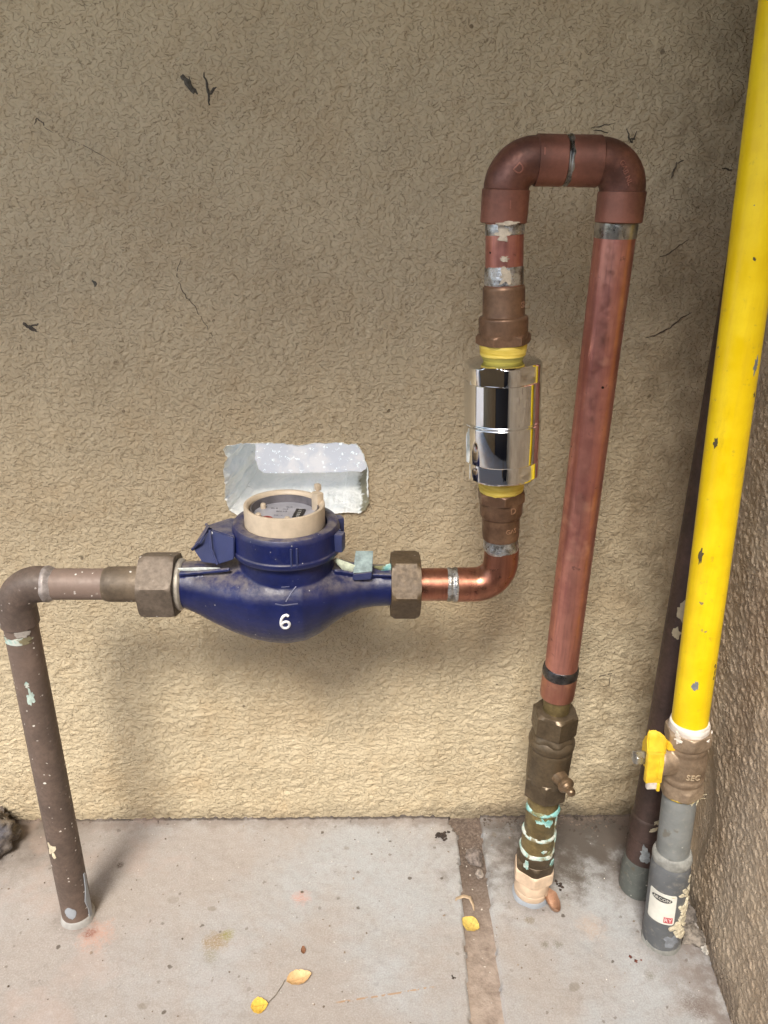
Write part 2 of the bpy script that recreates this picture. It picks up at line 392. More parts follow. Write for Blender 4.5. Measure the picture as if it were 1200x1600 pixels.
ND = dense(NICHE); NDa = np.array(ND)
xs = spaced(-1.6, .46, -.50, .43, .0020); zs = spaced(-.03, 1.75, -.012, 1.02, .0020)
X, Z = np.meshgrid(xs, zs); H = stucco_h(X, Z, 1, 1, 1.25)
smooth_band = np.clip((Z - .25) / .12, 0, 1); H2 = stucco_h(X * 1.0 + 3, Z, .85, .55, 1.35)
H = H * 1.05 * smooth_band + H2 * 1.25 * (1 - smooth_band)
H *= np.clip((X + .56) / .05, 0.02, 1)
cx, cz = (X[:-1, :-1] + X[1:, 1:]) / 2, (Z[:-1, :-1] + Z[1:, 1:]) / 2
keep = ~inpoly(cx, cz, ND)
loc = (X > -.16) & (X < .03) & (Z > .40) & (Z < .52); ii = np.argwhere(loc)
PX, PZ = X.copy(), Z.copy()
used = np.zeros(X.shape, bool)     # vertices on the border of the hole snap to the ragged outline
kk = np.ones((X.shape[0] + 1, X.shape[1] + 1), bool); kk[1:-1, 1:-1] = keep
anyk = kk[:-1, :-1] | kk[1:, :-1] | kk[:-1, 1:] | kk[1:, 1:]; allk = kk[:-1, :-1] & kk[1:, :-1] & kk[:-1, 1:] & kk[1:, 1:]
bord = anyk & ~allk & loc
for i, j in np.argwhere(bord):
    d = (NDa[:, 0] - X[i, j]) ** 2 + (NDa[:, 1] - Z[i, j]) ** 2; k = d.argmin(); PX[i, j], PZ[i, j] = NDa[k]
P = np.stack([PX, -H, PZ], -1).reshape(-1, 3)
idx = np.arange(X.size).reshape(X.shape); q = np.stack([idx[:-1, :-1], idx[:-1, 1:], idx[1:, 1:], idx[1:, :-1]], -1)[keep]
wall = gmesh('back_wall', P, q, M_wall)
tag(wall, 'beige textured rendered wall behind the water meter and pipes', 'wall')
# solid body behind the rendered face
for k, (x0, x1, z0, z1) in enumerate(((-1.6, -.17, -.03, 1.75), (.03, .46, -.03, 1.75), (-.17, .03, -.03, .405), (-.17, .03, .515, 1.75))):
    pass
def white_mat():
    t = NT('white_lime_paint'); n1 = t.noise(60, 6, .6, .6); n2 = t.noise(26, 5, .6, .4, t.mapv((1, 1, 3.2)))
    x, y, z = t.sep(); c = t.mix(t.th(n2, .42, .6), (.97, .95, .86), (.88, .88, .80)); c = t.mix(t.mul(t.th(n1, .66, .72), .55), c, (.28, .24, .17))
    c = t.mix(t.blob(.006, .4335, .012, n1, .9, .5, (0, 2)), c, (.25, .22, .13))
    return t.out(c, .65, 0, t.bump(n2, 1, .005, t.bump(n1, 1, .004, t.bump(t.noise(220, 4, .6), .5, .001))), spec=.4)
M_white = white_mat()
# reveal: from the ragged lip back to the pane opening
BK = []
for (a, b) in ND:
    fx = (a + .1397) / .148; fz = (b - .4215) / .079
    BK.append((-.124 + fx * .134, .4245 + max(0, fz) * .078))
rev = M(); rs = []
for k, f in enumerate((-.02, 0, .03, .08, .16, .26, .38, .5, .62, .74, .86, 1)):
    ring = []
    for (a, b), (c_, d_) in zip(ND, BK):
        g = max(0, f); g2 = g ** .85
        nz = mn.noise(Vector((a * 90, g * 9, b * 90))) * .0034 * (g > 0) * (g < 1)
        cxn, czn = -.065, .46; dx, dz = a - cxn, b - czn; l = math.hypot(dx, dz)
        off = nz + (.0008 if k == 0 else 0) + (-.0006 if k == 1 else 0)
        ring.append(Vector((a + (c_ - a) * g2 + dx / l * off, -.0016 + .120 * f, b + (d_ - b) * g2 + dz / l * off)))
    rs.append(ring)
rev.rings(rs, cap=False)
nr = len(ND); rev.f = [q for q in rev.f if not (q[0] // nr >= 2 and sum(rev.v[i].z for i in q) / 4 > .489 and abs(sum(rev.v[i].x for i in q) / 4 + .063) < .060)]     # top left open, an added gap that lets sky light brighten the niche
o = rev.build('niche_lining', M_white, None, flip=False); o.parent = wall; o['label'] = 'white painted lining of the rough opening in the wall'
# thin ragged white lip smeared over the wall face
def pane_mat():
    t = NT('glow_pane'); n1 = t.noise(150, 4, .7); n2 = t.noise(30, 4, .6)
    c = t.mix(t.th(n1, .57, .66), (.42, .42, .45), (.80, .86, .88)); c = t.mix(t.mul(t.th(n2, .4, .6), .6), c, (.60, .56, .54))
    m = t.out(c, .35, 0, t.bump(n1, .5, .001)); t.put(t.b.inputs['Emission Color'], c); t.put(t.b.inputs['Emission Strength'], .55); return m  # glow added so the pane brightens the niche
pm = M(); pm.box((-.055, .122, .463), (.16, .004, .095)); o = pm.build('glow_pane', pane_mat(), None); o.parent = wall
o['label'] = 'pale bluish pane at the back of the opening, with a glow added to light the niche'

# crack lines and marks of the wall face
M_crack = simple('crack', (.035, .027, .02), .95, 0, .3, 300, .2)
def on_wall(x, z): return Vector((x, -float(stucco_h(np.array([x]), np.array([z]), 1, 1, 1.25)[0]) * .7 - .0004, z))
def squiggle(pts, r, jit=.0012, sub=5, flat=.35, mat=M_crack, name='crack', par=wall, build=True, m=None):
    P_ = []
    for i in range(len(pts) - 1):
        a, b = Vector(pts[i]), Vector(pts[i + 1])
        for k in range(sub): P_.append(a.lerp(b, k / sub))
    P_.append(Vector(pts[-1])); Q = []
    for i, p in enumerate(P_):
        p = p + Vector((random.uniform(-1, 1), 0, random.uniform(-1, 1))) * jit; q = on_wall(p.x, p.z); q.y += (p.y if abs(p.y) > 1e-6 else 0); Q.append(q)
    rr = [r * (.35 + .65 * abs(math.sin(3.1 * i / len(Q) + .3))) * random.uniform(.6, 1.1) for i in range(len(Q))]
    m = m or M(); m.sweep(Q, rr, 6, flat=flat)
    return m
cr = [(-0.1678,0,0.6834),(-0.1724,0,0.6649),(-0.17,0,0.6503),(-0.1584,0,0.6368),(-0.1504,0,0.6206),(-0.1422,0,0.6053),(-0.1367,0,0.5942)]
o = squiggle(cr, .00042).build('crack', M_crack, wall)
o = squiggle([(.262, 0, .19), (0.269,0,0.1964),(0.2849,0,0.2118),(0.2994,0,0.219),(.2995,0,.20)], .0007).build('crack', M_crack, wall)

# ------------------------------------------------------------------ side wall (right), turned four degrees from square
C0 = Vector((.391, .0, 0)); Dr = Vector((.3643 - .3787, -.273 + .126, 0)); Dr.normalize(); Nr = Vector((Dr.y, -Dr.x, 0)); Nr = -Nr if Nr.x > 0 else Nr
us = spaced(-.012, 1.6, -.012, .42, .0019); zz = spaced(-.03, 1.75, -.012, .86, .0019)
U, Zs = np.meshgrid(us, zz)
a1 = stucco_h(U + 5, Zs, .95, 1.0, 1.0); a2 = pn((U + pn(U * 80, Zs * 80) * .004) * 120, (Zs + U * .5) * 210 + 3)
Hs = a1 * .9 + .0016 * np.clip(a2, -.2, .8)
pit = np.clip((.05 - np.hypot(U - .10, (Zs - .11) * .55)) / .02, 0, 1); Hs = Hs * (1 - pit * .8) - .004 * pit     # smooth worn hollow near the foot
PS = np.stack([C0.x + Dr.x * U + Nr.x * Hs, C0.y + Dr.y * U + Nr.y * Hs, Zs], -1)
idx = np.arange(U.size).reshape(U.shape); q = np.stack([idx[:-1, :-1], idx[1:, :-1], idx[1:, 1:], idx[:-1, 1:]], -1)
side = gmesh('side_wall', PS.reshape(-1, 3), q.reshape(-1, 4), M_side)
tag(side, 'brown coarse-textured rendered wall meeting the floor at the right edge', 'wall')

# ------------------------------------------------------------------ floor and joint
fx_ = spaced(-12, 12, -.52, .42, .0025); fy_ = spaced(-14, .02, -.34, .012, .0025)
Xf, Yf = np.meshgrid(fx_, fy_)
Hf = .0009 * pn(Xf * 22, Yf * 22) + .0004 * pn(Xf * 90, Yf * 90) + .00015 * pn(Xf * 300, Yf * 300)
xl = lambda y: .1272 + (y * 0.0667); xr = lambda y: .1572 + (y * 0.0519)
edge = pn(Xf * 0 + 3, Yf * 70) * .0018 + pn(Xf * 0 + 8, Yf * 200) * .0008 + np.clip((Yf + .032) / .02, 0, 1) * -.010
edge2 = pn(Xf * 0 + 13, Yf * 60) * .0015 + pn(Xf * 0 + 18, Yf * 220) * .0006
ing = (Xf > xl(Yf) + edge) & (Xf < xr(Yf) + edge2) & (Yf > -1.5)
Hf = Hf - .011 * ing
foot = np.clip((Yf + .006) / .008, 0, 1); Hf = Hf + .0025 * foot * (pn(Xf * 130, Yf * 40) > .05) * (Xf < .42)
fm = gmesh('floor', *grid(fx_, fy_, lambda a, b: np.stack([Xf, Yf, Hf], -1)), M_floor); tag(fm, kind='structure')
gx = np.arange(.03, .175, .002); gy = np.arange(-1.5, .012, .004)
def jf(a, b): h = -.0068 + .0012 * pn(a * 60, b * 60) + .0006 * pn(a * 160, b * 160) + .0012 * pn(a * 20, b * 20) + .0035 * np.clip((b + .05) / .05, 0, 1); return np.stack([a + b * .06, b, h], -1)
jm = gmesh('floor_joint', *grid(gx, gy, jf), M_joint); tag(jm, kind='structure')

# unseen roof slab, added and sized to shade the upper wall
M_shade_roof = simple('shade_roof_mat', (.22, .17, .12), .8)
rf = M(); rf.box((-.5, -.40, 1.44), (2.6, .84, .05), bev=.004); o = rf.build('shade_roof', M_shade_roof); solo(o, 'unseen roof slab added above the picture to shade the upper wall', 'roof')

# unseen wall and dark panel added behind the camera for the chrome to mirror
M_mirror_wall = simple('mirror_wall_render', (.30, .22, .13), .9, 0, .2, 30)
gw = M(); gw.box((-1.60, -1.40, .45), (2.06, .10, .96), bev=.006)
solo(gw.build('mirror_wall', M_mirror_wall), 'low brown wall added outside the picture for the chrome to mirror', 'wall')
gp = M(); gp.box((-.13, -1.40, .47), (.86, .05, .92), bev=.008); gp.box((-.55, -1.40, .50), (.05, .08, 1.0), bev=.006); gp.box((.32, -1.40, .50), (.05, .08, 1.0), bev=.006)
solo(gp.build('mirror_panel', simple('dark_panel_paint', (.012, .016, .035), .5)), 'added dark panel outside the picture, standing in for a person mirrored in the chrome', 'panel')

# ------------------------------------------------------------------ metals and paints
def copper_mat(name, base=(.62, .24, .17), tarn=(.28, .10, .07), amt=.5, rough=.36):
    t = NT(name); a = t.noise(22, 5, .6); b = t.noise(120, 6, .65); st = t.noise(60, 4, .6, 0, t.mapv((6, 6, .35)))
    c = t.mix(t.mul(t.th(a, .38, .66), amt), base, tarn); c = t.mix(t.mul(t.th(st, .45, .7), .45), c, (base[0] * .50, base[1] * .42, base[2] * .52)); c = t.mix(t.mul(t.th(t.noise(11, 4, .6, .5), .5, .62), .45), c, (base[0] * .52, base[1] * .40, base[2] * .45))
    c = t.mix(t.mul(t.th(b, .62, .72), .5), c, (.06, .035, .03))
    c = t.mix(t.mul(t.th(t.noise(34, 3), .58, .7), .4), c, (min(1, base[0] * 1.25), base[1] * 1.5, base[2] * 1.4))
    c = t.mix(t.flecks(60, .06, .2), c, (.03, .02, .018)); c = t.mix(t.flecks(110, .07, .06), c, (.75, .62, .52))
    return t.out(c, t.th(b, .2, .8, rough - .08, rough + .16), t.th(a, .3, .8, .95, .7), t.bump(b, .12, .0005, t.bump(st, .08, .0006)))
M_copper = copper_mat('copper', (.68, .32, .255), (.40, .155, .125), .8, .34)
M_copper2 = copper_mat('copper_heated', (.40, .17, .11), (.17, .085, .05), 1.0, .30)
def fitting_mat(name, base, dk, metal=.45, rough=.5, dust=.0, fl=0, streak=0):
    t = NT(name); a = t.noise(26, 5, .6); b = t.noise(260, 6, .7); c0 = t.noise(75, 5, .6)
    c = t.mix(t.th(a, .35, .65), dk, base); c = t.mix(t.mul(t.th(c0, .5, .7), .4), c, tuple(min(1, x * 1.45) for x in base))
    c = t.mix(t.mul(t.th(b, .4, .65), .28), c, tuple(x * .5 for x in dk))
    g = t.n('ShaderNodeNewGeometry'); p = t.th(g.outputs['Pointiness'], .53, .60); c = t.mix(t.mul(p, .5), c, tuple(min(1, x * 2.6) for x in base))
    mt = metal
    if dust:
        d = t.mul(t.mul(t.th(t.up(), -.2, .9), t.th(t.noise(90, 6, .7), .25, .75)), dust); c = t.mix(d, c, (.34, .28, .22)); mt = t.th(d, 0, 1, metal, 0)
    if fl:
        c = t.mix(t.flecks(210, .22, fl), c, (.78, .74, .68)); c = t.mix(t.flecks(90, .13, fl * 1.2), c, (.80, .78, .72))
    return t.out(c, t.th(b, .2, .8, rough - .1, rough + .15), mt, t.bump(b, .22, .0006, t.bump(c0, .1, .0008)))
M_elbow = fitting_mat('tarnished_copper', (.195, .082, .058), (.105, .048, .036), .45, .42)
M_bronze = fitting_mat('bronze_fitting', (.215, .125, .075), (.125, .07, .042), .5, .42)
M_brown = fitting_mat('brown_pipe', (.14, .100, .080), (.088, .064, .052), .1, .55, .12, .20)
M_nutL = fitting_mat('grey_nut', (.19, .15, .115), (.115, .09, .068), .35, .55, .25, .06)
M_nutR = fitting_mat('bronze_nut', (.125, .085, .045), (.075, .050, .028), .3, .45, .08, .02)
M_dkbrass = fitting_mat('dark_brass', (.125, .092, .055), (.07, .05, .03), .5, .40, .25)
M_vbrass = fitting_mat('valve_bronze', (.42, .32, .225), (.25, .18, .12), .5, .5, .15)
M_drain = fitting_mat('dark_pipe_paint', (.075, .045, .038), (.042, .026, .022), .1, .45, .1)
def solder_mat():
    t = NT('solder'); a = t.noise(90, 5, .6); a2 = t.noise(320, 5, .7); c = t.mix(t.th(a, .42, .6), (.60, .61, .62), (.20, .19, .17)); c = t.mix(t.mul(t.th(a2, .5, .65), .5), c, (.42, .36, .30)); return t.out(c, t.th(a2, .3, .7, .2, .5), .9, t.bump(a, .8, .002, t.bump(a2, .5, .0006)))
M_solder = solder_mat()
M_solderdk = simple('solder_dark', (.09, .085, .085), .3, .8, .4, 100, .5, .001)
def chrome_mat():
    t = NT('chrome'); a = t.noise(400, 3); s = t.noise(40, 3, .6, 0, t.mapv((8, 8, .4))); return t.out((.80, .80, .79), t.th(s, .4, .8, .045, .10), 1, t.bump(s, .03, .0004))
M_chrome = chrome_mat()
def tape_mat(name, base, dk):
    t = NT(name); x, y, z = t.sep(); w = t.noise(20, 4, .6, 0, t.mapv((1.2, 1.2, 22))); c = t.mix(t.th(w, .35, .65), dk, base)
    return t.out(c, .6, 0, t.bump(w, .8, .0012))
M_ytape = tape_mat('yellow_thread_tape', (.80, .62, .13), (.62, .44, .05)); M_ydirty = tape_mat('oily_thread_tape', (.42, .36, .06), (.22, .19, .03))
M_wtape = tape_mat('white_thread_tape', (.80, .76, .70), (.62, .55, .48))
def blue_mat():
    t = NT('blue_enamel'); a = t.noise(300, 5, .7); b = t.noise(35, 5, .65); c0 = t.noise(80, 6, .7)
    c = t.mix(t.th(b, .3, .7), (.005, .009, .056), (.009, .015, .088))
    d = t.mul(t.mul(t.th(t.up(), .15, .98), t.th(c0, .3, .68)), .8); c = t.mix(d, c, (.22, .19, .165))
    g = t.n('ShaderNodeNewGeometry'); p = t.th(g.outputs['Pointiness'], .52, .57); c = t.mix(t.mul(p, .25), c, (.12, .14, .26))
    c = t.mix(t.mul(t.th(c0, .55, .75), .10), c, (.13, .12, .13))
    c = t.mix(t.flecks(230, .17, .07), c, (.4, .4, .4)); c = t.mix(t.flecks(80, .10, .2), c, (.7, .7, .7))
    return t.out(c, t.th(a, .3, .7, .30, .48), 0, t.bump(a, .35, .0005, t.bump(b, .2, .003)), spec=.5)
M_blue = blue_mat()
M_beige = simple('beige_plastic', (.56, .46, .34), .45, 0, .10, 60, .15, .0005, dust=.35, dustc=(.36, .30, .24))
M_dial = simple('dial_face', (.36, .36, .40), .35, 0, .12, 90, .1)
M_dialin = simple('dial_wall', (.13, .12, .13), .5, 0, .2, 90, .1)
M_black = simple('black_mark', (.02, .02, .022), .4, 0, .2, 90, .1); M_red = simple('red_mark', (.30, .06, .05), .5, 0, .2)
M_whitep = simple('white_paint', (.85, .85, .86), .5, 0, .05, 200, .2)
def yellow_mat():
    t = NT('yellow_gas_paint'); a = t.noise(40, 4, .6); b = t.noise(300, 5, .6); c = t.mix(t.th(a, .35, .7), (.80, .55, .003), (.88, .64, .006))
    n = t.noise(85, 4, .6, .3); n2 = t.noise(16, 2)
    ch = t.mul(t.th(n, .70, .712), t.th(n2, .46, .54)); c = t.mix(ch, c, (.13, .13, .13))
    c = t.mix(t.flecks(70, .12, .18, t.mapv((1, 1, .6))), c, (.14, .10, .04)); c = t.mix(t.mul(t.th(t.noise(55, 5, .7, 0, t.mapv((1, 1, .2))), .6, .72), .25), c, (.45, .27, .01))
    c = t.mix(t.mul(t.th(t.noise(60, 5, .65, 0, t.mapv((1.6, 1.6, .12))), .48, .68), .35), c, (.66, .43, .01)); c = t.mix(t.mul(t.th(t.noise(150, 5, .7), .60, .72), .35), c, (.34, .24, .05))
    h = t.math('SUBTRACT', b, t.mul(ch, 2)); return t.out(c, t.th(a, .3, .7, .28, .5), 0, t.bump(h, .12, .0005), spec=.5)
M_yellow = yellow_mat()
M_ycap = simple('yellow_plastic', (.85, .56, .03), .45, 0, .12, 120, .2, dust=.1)
def pvc_mat(name, base, dirt):
    t = NT(name); a = t.noise(30, 5, .6); b = t.noise(160, 6, .7); c = t.mix(t.th(a, .35, .65), tuple(x * .85 for x in base), tuple(x * 1.12 for x in base))
    c = t.mix(t.mul(t.th(b, .5, .75), .45), c, (.35, .33, .28)); c = t.mix(t.mul(t.th(t.noise(48, 4), .62, .68), dirt), c, (.12, .09, .05))
    c = t.mix(t.flecks(150, .15, .10), c, (.6, .58, .53)); return t.out(c, .5, 0, t.bump(b, .2, .0006))
M_pvc = pvc_mat('grey_pvc', (.20, .21, .205), .5); M_pvcdk = pvc_mat('dark_grey_pvc', (.115, .122, .13), .2)
M_sealant = simple('grey_sealant', (.27, .27, .25), .55, 0, .2, 120, .4, .001)
M_mortar = simple('beige_splash', (.62, .55, .40), .85, 0, .2, 150, .8, .001)
def crust(name, a, b, c_):
    t = NT(name); n1 = t.noise(130, 5, .7); n2 = t.noise(70, 4, .6); c = t.mix(t.th(n1, .42, .6), a, b); c = t.mix(t.th(n2, .50, .60), c, c_); return t.out(c, .8, 0, t.bump(n1, .9, .0014))
M_verd = crust('verdigris', (.17, .44, .42), (.40, .62, .58), (.20, .20, .10)); M_limes = crust('limescale', (.55, .58, .52), (.30, .48, .44), (.22, .19, .11))
M_olive = fitting_mat('olive_brass', (.26, .20, .085), (.13, .10, .05), .55, .35, .1)
M_bhex = simple('cream_fitting', (.66, .50, .36), .5, 0, .12, 70, .3, .0006)
M_glue = simple('grey_glue', (.33, .36, .40), .45, 0, .06, 80, .15)
M_sticker = simple('sticker_paper', (.72, .71, .64), .45, 0, .08, 60, .1); M_redbox = simple('sticker_red', (.50, .09, .10), .5, 0, .1); M_pink = simple('sticker_letters', (.80, .68, .66), .5, 0, .05)
M_oval = simple('sticker_black', (.05, .05, .05), .5, 0, .2)
def rpatch(ax, t, th, r, w, h, mat, name, par, seed=1, thick=.0004, amp=.25, rot=0, n=22):
    random.seed(seed); return M().prism(ragged(w, h, n, amp, seed), ax.wrap(t, th, r, rot), thick).build(name, mat, par, ang=40)

# ------------------------------------------------------------------ left supply pipe
Y0 = -.140; ZH = .4100
T = thing('supply_pipe', (-.3078, -.1414, 0), 'speckled brown metal pipe rising from the floor and bending right to the blue meter', 'pipe')
aL = Ax((-.3078, -.1414, -.004), (-.311, Y0, .3745))
M().lathe(aL.p0, aL.A, [(0, .0158), (.10, .0158), (aL.len + .004, .0150)], e=0, jit=.0002, js=60).build('riser', M_brown, T)
el = []; cxl = -.311; br = .0235
pts = [(cxl, Y0, .369), (cxl, Y0, .370), (cxl, Y0, ZH - br)] + [(cxl + br - br * math.cos(a), Y0, ZH - br + br * math.sin(a)) for a in np.linspace(0, math.pi / 2, 14)][1:] + [(-.2805, Y0, ZH), (-.2795, Y0, ZH)]
rr = [.0162, .0170, .0168] + [.0166] * 12 + [.0164] + [.0161, .0155]
el = M().sweep(pts, rr, 56, jit=.0003, js=70).build('elbow', M_brown, T)
aH = Ax((-.284, Y0, ZH), (-.18, Y0, ZH))
M().lathe(aH.p0, aH.A, [(0, .0142), (.064, .0142)], e=0, jit=.0002).build('horizontal_tube', M_brown, T)
M().lathe((-.2835, Y0, ZH), (1, 0, 0), [(0, .0150), (.0015, .0166), (.0045, .0168), (.008, .0148), (.010, .0140)], e=.001, jit=.0006, js=150).build('solder_joint', simple('dull_solder', (.34, .30, .28), .5, .4, .3, 150, .5, .001), T)
M().lathe((-.2290, Y0, ZH), (1, 0, 0), [(0, .0146), (.004, .0160), (.040, .0162)], e=.001, jit=.0003).build('adapter', fitting_mat('adapter_metal', (.16, .12, .08), (.10, .075, .052), .3, .55, .2, .09), T)
rpatch(aL, .362, -.1, .0149, .0145, .0035, M_limes, 'solder_smear', T, 5, .0008, .35)
rpatch(aL, .370, .45, .0152, .006, .0035, simple('smear_grey', (.42, .38, .34), .6), 'solder_smear', T, 6, .0010, .3)
rpatch(aL, .316, .15, .0150, .0022, .0035, M_limes, 'paint_fleck', T, 8, .0004, .4); rpatch(aL, .302, .22, .0150, .0034, .0072, simple('pale_green_fleck', (.50, .62, .56), .7), 'paint_fleck', T, 9, .0005, .45)
rpatch(aL, .113, -.42, .0157, .0045, .0085, M_mortar, 'paint_fleck', T, 11, .0006, .4)
rpatch(aL, .026, .02, .0158, .0058, .0080, M_glue, 'glue_smear', T, 12, .0006, .12); 
M().prism([(-.0015, .03), (.002, .045), (.0035, .065), (.006, .064), (.0065, .02), (.005, .0), (0, .004), (.001, .016)], aL.wrap(.003, 1.15, .0158), .0010).build('glue_smear', M_glue, T)
M().lathe((-.3078, -.1414, -.003), (0, 0, 1), [(0, .0190), (.005, .0182), (.009, .0165), (.010, .0150)], e=.001, jit=.0016, js=60).build('floor_seal', simple('grey_base_glue', (.40, .39, .37), .6, 0, .12, 120, .3), T)

# ------------------------------------------------------------------ water meter
T = thing('water_meter', (-.0645, Y0, .350), 'blue cast water meter with round beige dial and a white hand-painted 6', 'water meter')
b = M(); secs = [(-.166, .0205, .0205, .0205, .410), (-.158, .0208, .0210, .0208, .410), (-.146, .0205, .0275, .0235, .410), (-.131, .021, .0365, .029, .410), (-.113, .024, .0450, .037, .410), (-.096, .029, .0505, .044, .410), (-.080, .034, .0535, .0480, .410), (-.0645, .036, .0545, .0495, .410), (-.048, .034, .0515, .0475, .410), (-.034, .028, .0440, .041, .410), (-.022, .022, .0345, .033, .410), (-.010, .0195, .0270, .026, .410), (.002, .0185, .0220, .0215, .410), (.014, .018, .0200, .0195, .410), (.034, .018, .0190, .0190, .410)]
rs = []
for (x, zt, zb, ry, zc) in secs:
    ring = []
    for j in range(48):
        a = 2 * math.pi * j / 48; s_, c_ = math.sin(a), math.cos(a); ring.append(Vector((x, Y0 + ry * c_, zc + (zt if s_ > 0 else zb) * s_)))
    rs.append(ring)
b.rings(rs)
b.lathe((-.0645, Y0, .40), (0, 0, 1), [(0, .030), (.012, .040), (.030, .0425), (.052, .0425)], 56, e=0)
# cast ribs and foot
b.sweep([(-.158, Y0 - .0150, .428), (-.135, Y0 - .017, .431), (-.112, Y0 - .022, .436)], .0022, 8); b.sweep([(-.022, Y0 - .016, .432), (.000, Y0 - .014, .4275), (.030, Y0 - .0135, .4262)], .0022, 8)
body = b.build('body', M_blue, T, remesh=.0011, smooth=7)
bv = BVHTree.FromObject(body, bpy.context.evaluated_depsgraph_get()); bo = BASE[T.name]
def onbody(x, z, w=0, y=-.5):
    h = bv.ray_cast(Vector((x, y, z)) - bo, Vector((0, 1, 0)))
    if h[0] is None: return Vector((x, -.18, z))
    return h[0] + bo + h[1] * w
# the painted 6, the cast mark and a cast arrow line
six = [(.0030, .0062), (.0006, .0075), (-.0022, .0055), (-.0038, .0015), (-.0040, -.0030), (-.0022, -.0062), (.0012, -.0064), (.0034, -.0038), (.0030, -.0008), (.0008, .0006), (-.0016, .0000), (-.0034, -.0018)]
SX, SZ = -.0630, .3990
def smoothpath(p, n=5):
    out = []
    for i in range(len(p) - 1):
        p0, p1, p2, p3 = [Vector(p[max(0, min(len(p) - 1, k))]) for k in (i - 1, i, i + 1, i + 2)]
        for k in range(n):
            t = k / n; out.append(.5 * ((2 * p1) + (p2 - p0) * t + (2 * p0 - 5 * p1 + 4 * p2 - p3) * t * t + (-p0 + 3 * p1 - 3 * p2 + p3) * t ** 3))
    return out + [Vector(p[-1])]
sp_ = [onbody(SX + q[0] * .95, SZ + q[1] * 1.0, .0001) for q in smoothpath(six)]
M().sweep(sp_, [.00115 + .0004 * abs(mn.noise(Vector((i * .4, 0, 0)))) for i in range(len(sp_))], 10).build('painted_number', M_whitep, T)
em = M(); 
for seg_ in ([(-.071, .4165), (-.064, .4155), (-.052, .4162)], [(-.062, .4185), (-.058, .4245), (-.0535, .4295)], [(-.066, .4295), (-.059, .4300)]): em.sweep([onbody(x, z, -.0003) for x, z in seg_], .0008, 8)
em.build('cast_mark', M_blue, T)
cR = Vector((-.0645, Y0, 0))
ring = M().lathe((cR.x, cR.y, .4470), (0, 0, 1), [(0, .0440), (.0002, .0480), (.0045, .0486), (.0060, .0474), (.0215, .0470), (.0262, .0455), (.0270, .0400), (.0250, .0362), (.020, .036)], 110, e=.0009)
for a in (.17, .27, -1.35, 1.45): ring.box(cR + Vector((math.sin(a) * .0475, -math.cos(a) * .0475, .4590)), (.0016, .0022, .017), Matrix.Rotation(a, 4, 'Z'), .0005)
for a in (2.0, 1.25): ring.box(cR + Vector((math.sin(a) * .0500, -math.cos(a) * .0500, .4600)), (.010, .008, .017), Matrix.Rotation(a, 4, 'Z'), .002)
ring.build('locking_ring', M_blue, T)
dr = M().lathe((cR.x - .0008, cR.y, .4660), (0, 0, 1), [(0, .0352), (.0228, .0352), (.0232, .0345), (.0230, .0325), (.0205, .0305), (.0130, .0298), (0, .0298)], 96, e=.0005).build('dial_ring', M_beige, T)
M().lathe((cR.x - .0008, cR.y, .4738), (0, 0, 1), [(0, .0296), (.0052, .0294), (.0054, .0285), (.0056, .0001)], 72, e=.0004).build('dial_face', M_dial, T)
M().lathe((cR.x - .0008, cR.y, .4790), (0, 0, 1), [(0, .0297), (.0070, .0296), (.0070, .0286), (.0, .0280)], 72, e=0, closed=True).build('dial_wall', M_dialin, T)
dz = .4796
ct = M().box((cR.x + .0118, cR.y - .0005, dz + .0004), (.0085, .0185, .0016), Matrix.Rotation(-.12, 4, 'Z'), .0003).build('counter_window', M_black, T)
dg = M()
for k in range(5): dg.text('0'  if k < 2 else '3', .0042, (lambda k: (lambda u, v, w: (cR.x + .0118 + .0004 * k - .0006 - v, cR.y - .0085 + .0040 * k + u, dz + .0013 + max(0, w))))(k), .0001)
dg.build('digits', simple('digit_white', (.55, .55, .52), .5), ct)
tx = M()
for i, (s_, x, y, sz) in enumerate((('m3', -.001, .010, .0040), ('QN 2,5', -.004, .005, .0032), ('40 C', .002, .015, .003), ('CL B', -.011, .012, .003), ('PN 16', -.006, -.004, .003))):
    tx.text(s_, sz, (lambda x, y: (lambda u, v, w: (cR.x + x + u, cR.y + y + v, dz + .00015 + max(0, w))))(x, y), .0001)
tx.build('dial_print', simple('dial_grey_print', (.17, .17, .19), .5), T)
M().lathe((cR.x - .0155, cR.y - .012, dz - .0002), (0, 0, 1), [(0, .0055), (.0008, .0055), (.001, .0001)], 24, e=0).build('red_pointer', M_red, T)
for x, y in ((-.021, .0135), (-.0225, -.009), (.003, -.017)):
    M().lathe((cR.x + x, cR.y + y, .474), (0, 0, 1), [(0, .0026), (.009, .0024), (.0098, .0018), (.010, .0001)], 20, e=.0003).build('dial_peg', M_beige, T)
hp = M().box((cR.x + .0275, cR.y + .010, .4865), (.0072, .009, .019), Matrix.Rotation(.7, 4, 'Z'), .0012); hp.box((cR.x + .0275, cR.y + .016, .4985), (.0048, .0055, .006), Matrix.Rotation(.6, 4, 'Z'), .0012)
hp.build('hinge_post', M_beige, T)
